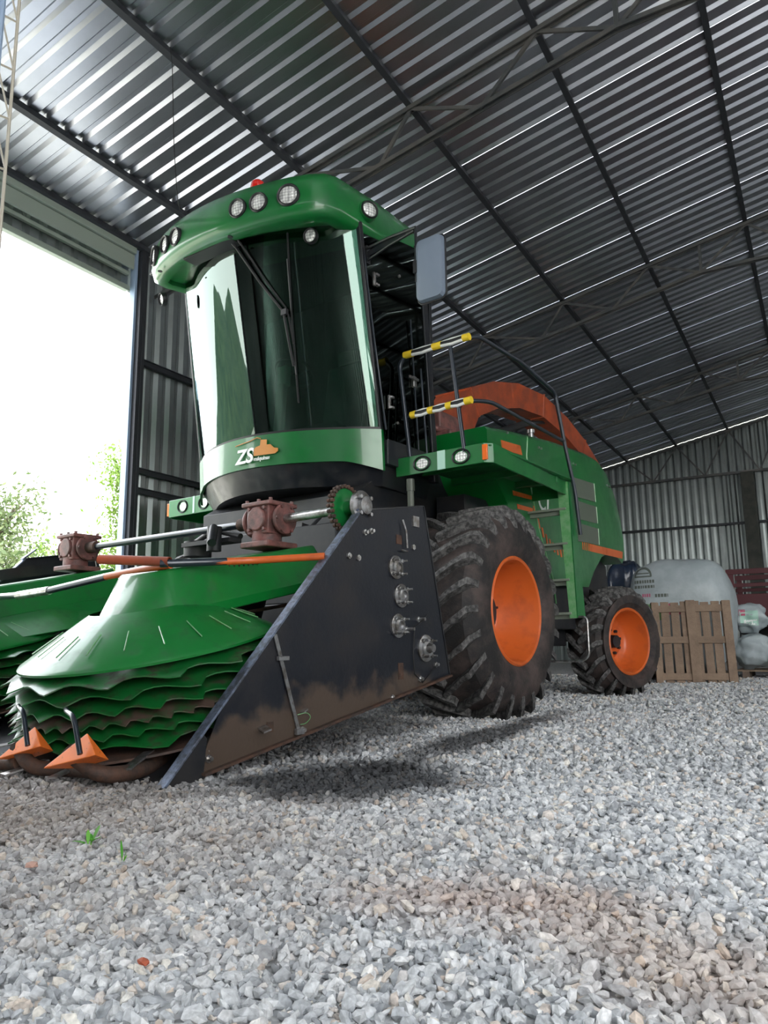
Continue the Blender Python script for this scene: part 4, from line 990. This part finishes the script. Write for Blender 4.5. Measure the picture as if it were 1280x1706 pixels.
# side plates
prof = [(2.335, .035), (4.50, .392), (4.22, 1.525), (3.535, 1.408), (2.46, .30)]
def side(x, s):
    mb = MB(); mb.prism(prof, 0, x-.006*s if s > 0 else x, x if s > 0 else x+.006)
    pl = mb.build('side_plate', 'plate', HD, smooth=0)
    # shoe at the tip
    mb = MB(); mb.prism([(2.145, .0), (2.37, .012), (2.385, .19), (2.36, .215)], 0, x-.012, x+.004); mb.build('tip_shoe', 'dark', pl, smooth=0)
    mb = MB(); mb.bar((x-.012*s, 2.15, .005), (x-.012*s, 3.535, 1.412), .055, .012, (0, -1, 1)); mb.bar((x-.02*s, 3.50, 1.40), (x-.02*s, 3.62, 1.50), .045, .012, (0, -1, 1)); mb.build('front_edge', 'edge', pl, smooth=0, bevel=.002)
    mb = MB(); mb.bar((x+.0*s, 2.36, .035), (x+.0*s, 4.50, .392), .06, .014); mb.build('lower_edge', 'rust', pl, smooth=0, bevel=.002)
    mb = MB(); mb.bar((x-.02*s, 4.51, .40), (x-.02*s, 4.23, 1.53), .05, .012, (0, 1, 0)); mb.bar((x-.02*s, 3.54, 1.41), (x-.02*s, 4.22, 1.53), .05, .010); mb.build('rear_edge', 'black', pl, smooth=0, bevel=.002)
    return pl
side(-6.66, -1)
X = -2.78; pl = side(X, 1)
def flange(y, z, r, four=True, d=.03):
    mb = MB(); c = Vector((X, y, z)); mb.lathe([(0, 0), (r, 0), (r, .012), (r*.72, .018), (r*.66, d), (r*.4, d+.004), (r*.38, d-.006), (0, d-.006)], c, (1, 0, 0), 28)
    f = mb.build('bearing_flange', 'steel', pl, smooth=35); mb = MB()
    for k in range(4):
        a = PI/4+k*PI/2; q = c+Vector((.01, r*.78*math.cos(a), r*.78*math.sin(a))); mb.mark().cyl(q, q+Vector((.022, 0, 0)), .013, n=6); mb.cyl(q, q+Vector((.055, 0, 0)), .0065, n=8)
    if not four: mb.mark().cyl(c, c+Vector((.07, 0, 0)), .026, n=14)
    mb.each('flange_bolt', 'bright_steel', pl, smooth=30)
flange(3.885, 1.087, .075); flange(3.94, .91, .075); flange(3.90, .72, .075); flange(4.21, .578, .088, False)
mb = MB()
for y, z, L_ in ((3.63, 1.29, .03), (3.57, 1.275, .03), (3.415, 1.12, .02), (3.505, 1.115, .018), (4.09, 1.235, .012), (4.13, .765, .06), (3.99, .70, .07), (4.33, .47, .03), (4.14, .385, .03), (2.395, .10, .03), (3.83, .285, .02), (3.02, .17, .03)):
    mb.mark().cyl((X, y, z), (X+L_, y, z), .011, n=8); mb.cyl((X, y, z), (X+.012, y, z), .019, n=6)
mb.each('plate_bolt', 'bright_steel', pl, smooth=30)
mb = MB(); mb.bar((X+.008, 2.81, .66), (X+.008, 3.0, .145), .024, .008, (1, 0, 0)); mb.box((X+.018, 2.86, .54), (.022, .075, .022)); mb.box((X+.018, 2.99, .165), (.022, .06, .03)); mb.build('strap_bar', 'steel', pl, smooth=0, bevel=.002)
mb = MB(); mb.tube(bent([(X+.02, 2.97, .25), (X+.05, 3.01, .262), (X+.05, 3.045, .235), (X+.02, 3.035, .20), (X+.02, 2.99, .20)], .03), .002, 6); mb.build('wire_tie', 'light_green', pl)
mb = MB()
for y, z, w, h in ((3.93, .44, .055, .10), (2.79, .205, .045, .05), (3.93, 1.27, .06, .06)): mb.mark().box((X+.001, y, z), (.006, w, h))
mb.each('plate_cutout', 'rust', pl, smooth=0)
mb = MB(); mb.box((X+.006, 4.12, 1.41), (.012, .07, .07)); mb.tube([(X+.02, 3.95, 1.40), (X+.025, 3.98, 1.33), (X+.02, 4.0, 1.22)], .006, 6); mb.tube([(X+.02, 3.93, 1.20), (X+.02, 4.0, 1.20)], .006, 6); mb.build('latch', 'steel', pl)
mb = MB(); mb.tube([(X+.012, 4.08, .72), (X+.01, 4.06, .55), (X+.01, 4.07, .42), (X+.01, 4.16, .36), (X+.01, 4.33, .46)], .004, 6); mb.tube([(X+.04, 4.03, .71), (X+.04, 4.12, .75), (X+.03, 4.2, .80)], .004, 6); mb.build('cable', 'black_plastic', pl)
# pedestal bearing on top corner
mb = MB(); c = Vector((-2.80, 3.565, 1.44)); mb.lathe([(0, -.012), (.095, -.012), (.095, .012), (.06, .018), (.055, .045), (.02, .05), (0, .05)], c, (1, 0, 0), 28); mb.box(c+Vector((0, .03, -.08)), (.02, .14, .12))
for k in range(4):
    a = PI/4+k*PI/2; q = c+Vector((.01, .07*math.cos(a), .07*math.sin(a))); mb.cyl(q, q+Vector((.035, 0, 0)), .013, n=6)
mb.build('shaft_bearing', 'steel', HD, smooth=35)

# pusher bar
mb = MB(); mb.mat(0).tube(bent([(-2.79, 3.215, 1.10), (-3.15, 3.0, 1.085), (-3.36, 2.60, 1.052)], .1), .021, 14); mb.mat(1).tube([(-3.22, 2.87, 1.075), (-3.36, 2.60, 1.052), (-3.40, 2.56, 1.052)], .0225, 14)
b1 = mb.build('pusher_bar', ['orange', 'rail'], HD, smooth=60)
mb = MB(); mb.tube([(-3.36, 2.60, 1.045), (-3.62, 2.60, 1.035), (-3.98, 2.595, 1.015)], .021, 14); mb.mat(1).tube([(-3.95, 2.595, 1.016), (-4.60, 2.59, .962)], .0215, 14); mb.mat(2).tube([(-4.55, 2.59, .965), (-4.95, 2.6, .953)], .027, 14); mb.mat(1).tube([(-4.95, 2.6, .955), (-5.9, 2.75, .98), (-6.55, 3.1, 1.05)], .0215, 14)
mb.build('pusher_bar', ['orange', 'rail', 'bright_steel'], HD, smooth=60)
mb = MB(); N_ = 16
def hol(a, b, r, ri):
    a = Vector(a); b = Vector(b); mb.lathe([(ri, 0), (r, 0), (r, (b-a).length), (ri, (b-a).length)], a, b-a, N_, closed=True)
hol((-3.80, 2.45, 1.095), (-3.36, 2.59, 1.06), .027, .022); mb.build('pusher_bar', ['spout'], HD, smooth=60)
# crop divider points with hoops and skid tubes
def divider(cx, cy, k=1.0):
    mb = MB(); P_ = lambda a, b, z: (cx+a*k, cy+b*k, z)
    v = [P_(-.20, -.03, .085), P_(.15, .0, .165), P_(.035, .03, .245), P_(.10, .10, .13), P_(-.1, .08, .08)]
    mb.add(v, [(0, 1, 2), (0, 2, 4), (1, 3, 2), (0, 4, 3, 1), (2, 3, 4)]); 
    d = mb.build('divider_point', 'orange_rusty', HD, smooth=0, bevel=.004)
    mb = MB(); mb.tube(bent([P_(.07, -.02, .165), P_(-.01, -.01, .315), P_(-.12, .02, .33), P_(-.22, .08, .33)], .05), .0115, 10); mb.build('divider_hoop', 'rail', d, smooth=60)
    return d
divider(-3.05, 1.90); divider(-3.52, 1.93, .95); divider(-4.72, 1.85); divider(-5.5, 1.88); divider(-6.2, 1.92)
mb = MB(); mb.tube(bent([(-3.16, 1.93, .16), (-3.02, 2.00, .055), (-3.02, 2.22, .05), (-3.55, 3.1, .14), (-3.8, 3.6, .3)], .12, 8), .036, 14); mb.build('skid_tube', 'rust', HD, smooth=60)
mb = MB(); mb.tube(bent([(-3.62, 1.95, .15), (-3.50, 1.96, .055), (-3.36, 2.06, .05), (-3.10, 2.02, .07)], .09, 8), .034, 14); mb.build('skid_tube', 'rust', HD, smooth=60)
mb = MB(); mb.tube(bent([(-4.6, 2.0, .15), (-4.3, 1.9, .06), (-3.9, 1.95, .05), (-3.62, 1.97, .07)], .12, 8), .034, 14); mb.build('skid_tube', 'rust', HD, smooth=60)
mb = MB(); mb.box((XC, 3.15, .16), (3.6, 1.9, .03), (math.radians(9.5), 0, 0)); mb.build('bottom_tray', 'dark', HD)

# ================================================================ STORED GOODS AT THE BACK
def pallet(label, c, w, h, rotz, lean, kind, nback=7):
    t = thing('wooden_pallet', label, 'pallet', (0, 0, 0), group='pallets standing on edge'); BASE[t.name] = (Vector((0, 0, 0)), 'W')
    t.location = c; t.rotation_euler = (-lean, 0, rotz)
    r = random.Random(kind)
    def part(nm, mt, cc, s): mb = MB(); mb.box(cc, s, (0, r.uniform(-.01, .01), 0)); return mb.build(nm, mt, t, bevel=.004, smooth=0)
    # three wide front stringer boards upright, cross boards behind, upright slats at the back
    for x, ww in ((.05, .095), (w*.5, .13), (w-.06, .12)): part('stringer_board', 'wood', (x, -.055, h/2+r.uniform(-.02, .02)), (ww, .022, h-.02))
    for z in (.10, h*.52, h-.12): part('cross_board', 'wood', (w/2, -.03, z), (w-.04, .03, .10))
    for i in range(nback): part('back_slat', 'wood' if kind % 2 else 'wood_dark', (.06+(w-.12)*i/(nback-1), 0, h/2+r.uniform(-.01, .01)), ((w/nback)*.84, .02, h-.03))
    return t
pal = pallet('weathered wooden pallet standing on edge in front of the big white bag', (-2.24, 11.78, 0), 1.12, 1.21, .36, .07, 1, 8)
del pal['group']
# big woven bag
def blob(name, label, cat, c, size, mt, seed, px=3.2, flat=.35, wr=.02, rot=0, group=None):
    bm = bmesh.new(); bmesh.ops.create_cube(bm, size=2); bmesh.ops.subdivide_edges(bm, edges=bm.edges[:], cuts=11, use_grid_fill=True)
    from mathutils import noise
    for v in bm.verts:
        p = v.co; n = (abs(p.x)**px+abs(p.y)**px+abs(p.z)**px)**(1/px); q = p/n
        if q.z < 0: q = Vector((q.x*(1-.08*q.z*q.z), q.y*(1-.08*q.z*q.z), q.z*(1-flat*.2)))
        w = 1+wr*noise.noise(Vector((q.x*2+seed, q.y*2, q.z*1.2)))*2+wr*.7*noise.noise(Vector((q.x*7+seed, q.y*7, q.z*3)))+wr*.5*math.sin(q.z*9+seed+3*q.x)
        v.co = Vector((q.x*size[0]/2*w, q.y*size[1]/2*w, q.z*size[2]/2*w+size[2]/2))
    zm = min(v.co.z for v in bm.verts)
    for v in bm.verts:
        v.co.z = max(v.co.z-zm, .0+.0)
        if v.co.z < .03: v.co.z = 0
    me = bpy.data.meshes.new(name); bm.to_mesh(me); bm.free(); me.materials.append(M[mt]); me.polygons.foreach_set('use_smooth', [True]*len(me.polygons))
    o = bpy.data.objects.new(name, me); COL.objects.link(o); o.location = c; o.rotation_euler = (0, 0, rot); BASE[o.name] = (Vector((0, 0, 0)), 'W')
    tag(o, label, cat, group); return o
BC = Vector((-2.02, 13.15, 0.14))
bigbag = blob('bulk_bag', 'huge white woven bulk bag with grey emblem and green and pink print behind the pallet', 'bag', BC, (1.58, 1.40, 1.82), 'bag', 3, 3.5, .3, .03)
# seams and prints lie on the bag surface: projected onto it
from mathutils.bvhtree import BVHTree
def project(o, pts, frm, off=.006):
    """drop local points along +Y onto the bag front"""
    dg = bpy.context.evaluated_depsgraph_get(); bpy.context.view_layer.update(); bv = BVHTree.FromObject(o, dg); out = []
    for x, z in pts:
        h = bv.ray_cast(Vector((x, -3, z)), Vector((0, 1, 0))); out.append(h[0]-Vector((0, off, 0)) if h[0] is not None else Vector((x, -size_guess(o), z)))
    return out
def size_guess(o): return .6
def sticker(o, name, mt, grid, nx=10, nz=6):
    """grid(u,v) -> (x,z)"""
    pts = [grid(i/nx, j/nz) for j in range(nz+1) for i in range(nx+1)]; P_ = project(o, pts, None)
    mb = MB(); mb.sheet([P_[j*(nx+1):(j+1)*(nx+1)] for j in range(nz+1)], (0, .002, 0)); return mb.build(name, mt, o, smooth=60)
def rect(x0, z0, x1, z1): return lambda u, v: (x0+(x1-x0)*u, z0+(z1-z0)*v)
# emblem: an arch with a foot
UP = .20
def up_(g): return lambda u, v: (g(u, v)[0], g(u, v)[1]+UP)
sticker(bigbag, 'emblem', 'bag_grey', up_(lambda u, v: (-.46+(.115+.03*v)*math.cos(PI*(1-u)), 1.30+(.12+.04*v)*math.sin(PI*u))), 14, 2)
sticker(bigbag, 'emblem', 'bag_grey', up_(rect(-.60, 1.285, -.32, 1.31))); sticker(bigbag, 'emblem', 'bag_grey', up_(rect(-.56, 1.34, -.36, 1.36)))
def smear(z, x0, x1, h, n, seed, mt='bag_grey'):      # unreadable printed line: short strokes
    r = random.Random(seed); x = x0
    while x < x1:
        w = r.uniform(.018, .04); sticker(bigbag, 'print_line', mt, up_(rect(x, z, min(x+w, x1), z+h)), 2, 1); x += w+.012
smear(1.19, -.60, -.28, .05, 8, 1); smear(1.11, -.60, -.28, .045, 8, 2)
smear(.96, -.66, -.55, .05, 4, 3); smear(.97, -.48, -.34, .05, 4, 4, 'bag_pink'); smear(.96, -.28, -.08, .05, 6, 5)
sticker(bigbag, 'green_print', 'bag_green', up_(lambda u, v: (-.66+.50*u, .60+(.26*math.sin(PI*min(1, u*.85+.12))**.7)*v)), 14, 5)
sticker(bigbag, 'pink_print', 'bag_pink', up_(lambda u, v: (-.20+.34*u, .68+(.18*math.sin(PI*min(1, u*.8+.12)))*v)), 12, 4)
mb = MB(); mb.tube([(.30, -.1, 1.66), (.42, -.3, 1.70), (.55, -.35, 1.60), (.62, -.2, 1.5)], .025, 8); mb.build('lifting_loop', 'bag', bigbag, smooth=60)
# plank base for the bag
mb = MB(); mb.box((-2.02, 13.15, .12), (1.35, 1.2, .022)); 
for x in (-2.62, -2.02, -1.42): mb.box((x, 13.15, .055), (.1, 1.2, .11))
tag(mb.build('wooden_pallet', 'wood_dark', base=(-2.02, 13.15, 0), smooth=0), 'flat wooden pallet under the huge white bulk bag', 'pallet')
# dark blue wrapped drum behind the rear wheel
o = blob('wrapped_bundle', 'dark blue plastic-wrapped bundle between the harvester rear and the big white bag', 'bundle', (-3.14, 14.3, 0), (.62, .8, 2.02), 'tarp', 5, 5, .2, .04)
# smaller bags on a low pallet at the right edge
sb = thing('wooden_pallet', 'low wooden pallet carrying the small white bags at the right edge', 'pallet', (-.75, 14.3, 0)); 
mb = MB(); 
for i in range(7): mb.box((-.78, 13.72+i*.17, .13), (1.15, .13, .02))
mb.build('deck_board', 'wood', sb, smooth=0)
for x in (-1.2, -.78, -.36):
    mb = MB(); mb.box((x, 14.2, .06), (.10, 1.15, .12)); mb.build('stringer', 'wood_dark', sb, smooth=0)
b1_ = blob('feed_bag', 'white feed bag bulging over the pallet edge, lower left of the right-hand bag pile', 'bag', (-1.10, 14.05, .14), (.56, .58, .56), 'bag', 11, 2.6, .3, .10, .3, 'small white bags on the low pallet')
b2_ = blob('feed_bag', 'white bag with green print, lowest at the right edge of the photo', 'bag', (-.53, 13.78, .14), (.52, .42, .36), 'bag', 15, 2.6, .3, .07, -.2, 'small white bags on the low pallet')
b3_ = blob('feed_bag', 'white bag lying on the low pallet behind the lowest bags', 'bag', (-.50, 14.38, .14), (.56, .62, .60), 'bag', 21, 2.6, .3, .06, -.1, 'small white bags on the low pallet')
b4_ = blob('feed_bag', 'white bag with pale blue label and small maroon mark, top of the right-hand pile', 'bag', (-1.12, 14.05, .735), (.56, .56, .46), 'bag', 31, 2.8, .3, .12, .1, 'small white bags on the low pallet')
b5_ = blob('feed_bag', 'crumpled open white bag on top of the pile at the right edge', 'bag', (-.52, 14.32, .75), (.54, .52, .38), 'bag', 41, 2.3, .3, .16, .3, 'small white bags on the low pallet')
sticker(b4_, 'label', 'light_strip', rect(-.13, .12, .14, .36)); sticker(b4_, 'label_mark', 'bag_pink', rect(-.15, .28, -.05, .38), 3, 3); sticker(b4_, 'label_panel', 'white', rect(-.08, .13, .12, .22), 5, 3)
sticker(b2_, 'green_print', 'bag_green', lambda u, v: (-.02+.22*u, .16+.12*v*math.sin(PI*min(1, u+.1))), 8, 4)
# maroon trailer with slatted side
tr = thing('farm_trailer', 'maroon slatted-side farm trailer parked by the back wall at the right edge', 'trailer', (.4, 16.4, 0))
mb = MB(); mb.box((.4, 16.0, 1.18), (4.0, .04, .62)); mb.box((.4, 17.6, 1.18), (4.0, .04, .62)); mb.box((-1.6, 16.8, 1.18), (.04, 1.6, .62)); mb.box((.4, 16.8, .90), (4.0, 1.64, .06)); mb.build('body', 'maroon', tr, bevel=.006)
for y in (15.96, 17.62):
    for z, h in ((1.92, .10), (1.66, .07)): mb = MB(); mb.box((.4, y, z), (4.0, .03, h)); mb.build('side_rail', 'maroon', tr, bevel=.004)
    for x in (-1.52, -.72, .1, .9, 1.7, 2.3): mb = MB(); mb.box((x, y+.03, 1.55), (.10 if x != -.72 else .16, .05, .85)); mb.build('side_post', 'maroon', tr, bevel=.004)
for x in (-.6, 1.6):
    for y in (16.25, 17.35):
        mb = MB(); mb.lathe([(0, -.1), (.25, -.1), (.40, -.08), (.42, 0), (.40, .08), (.25, .1), (0, .1)], (x, y, .42), (0, 1, 0), 28); mb.build('trailer_wheel', 'rubber', tr, smooth=40)
mb = MB(); mb.box((.4, 16.8, .80), (3.8, .12, .14)); mb.box((-.6, 16.8, .5), (.1, 1.1, .1)); mb.box((1.6, 16.8, .5), (.1, 1.1, .1)); mb.bar((-.6, 16.8, .5), (-.6, 16.8, .8), .2); mb.bar((1.6, 16.8, .5), (1.6, 16.8, .8), .2); mb.build('trailer_chassis', 'dark', tr)
# weeds growing through the gravel
mb = MB()
for p, d, w, L_ in (((-2.0, 1.65, .02), (.8, .2, .75), .014, .045), ((-2.01, 1.66, .02), (-.6, .3, .6), .008, .045), ((-2.0, 1.655, .02), (.1, .5, 1.4), .009, .07), ((-2.0, 1.64, .015), (-1, -.3, .5), .007, .06), ((-2.0, 1.64, .015), (-.3, .2, 1.6), .006, .06)): leafq(mb, p, d, w, L_)
mb.tube([(-2.0, 1.65, -.01), (-2.0, 1.652, .03)], .002, 5)
tag(mb.build('green_sprout', 'weed', base=(-2.0, 1.65, 0)), 'small bright green leafy sprout growing from the gravel', 'weed')
mb = MB()
for p, d, w, L_ in (((-1.78, 1.58, .01), (-.25, .1, 1), .0035, .07), ((-1.775, 1.58, .01), (.15, .1, 1), .003, .04), ((-1.77, 1.575, .01), (.4, 0, .8), .003, .03)): leafq(mb, p, d, w, L_, .2)
tag(mb.build('grass_blade', 'weed', base=(-1.78, 1.58, 0)), 'thin green grass blades right of the leafy sprout', 'weed')
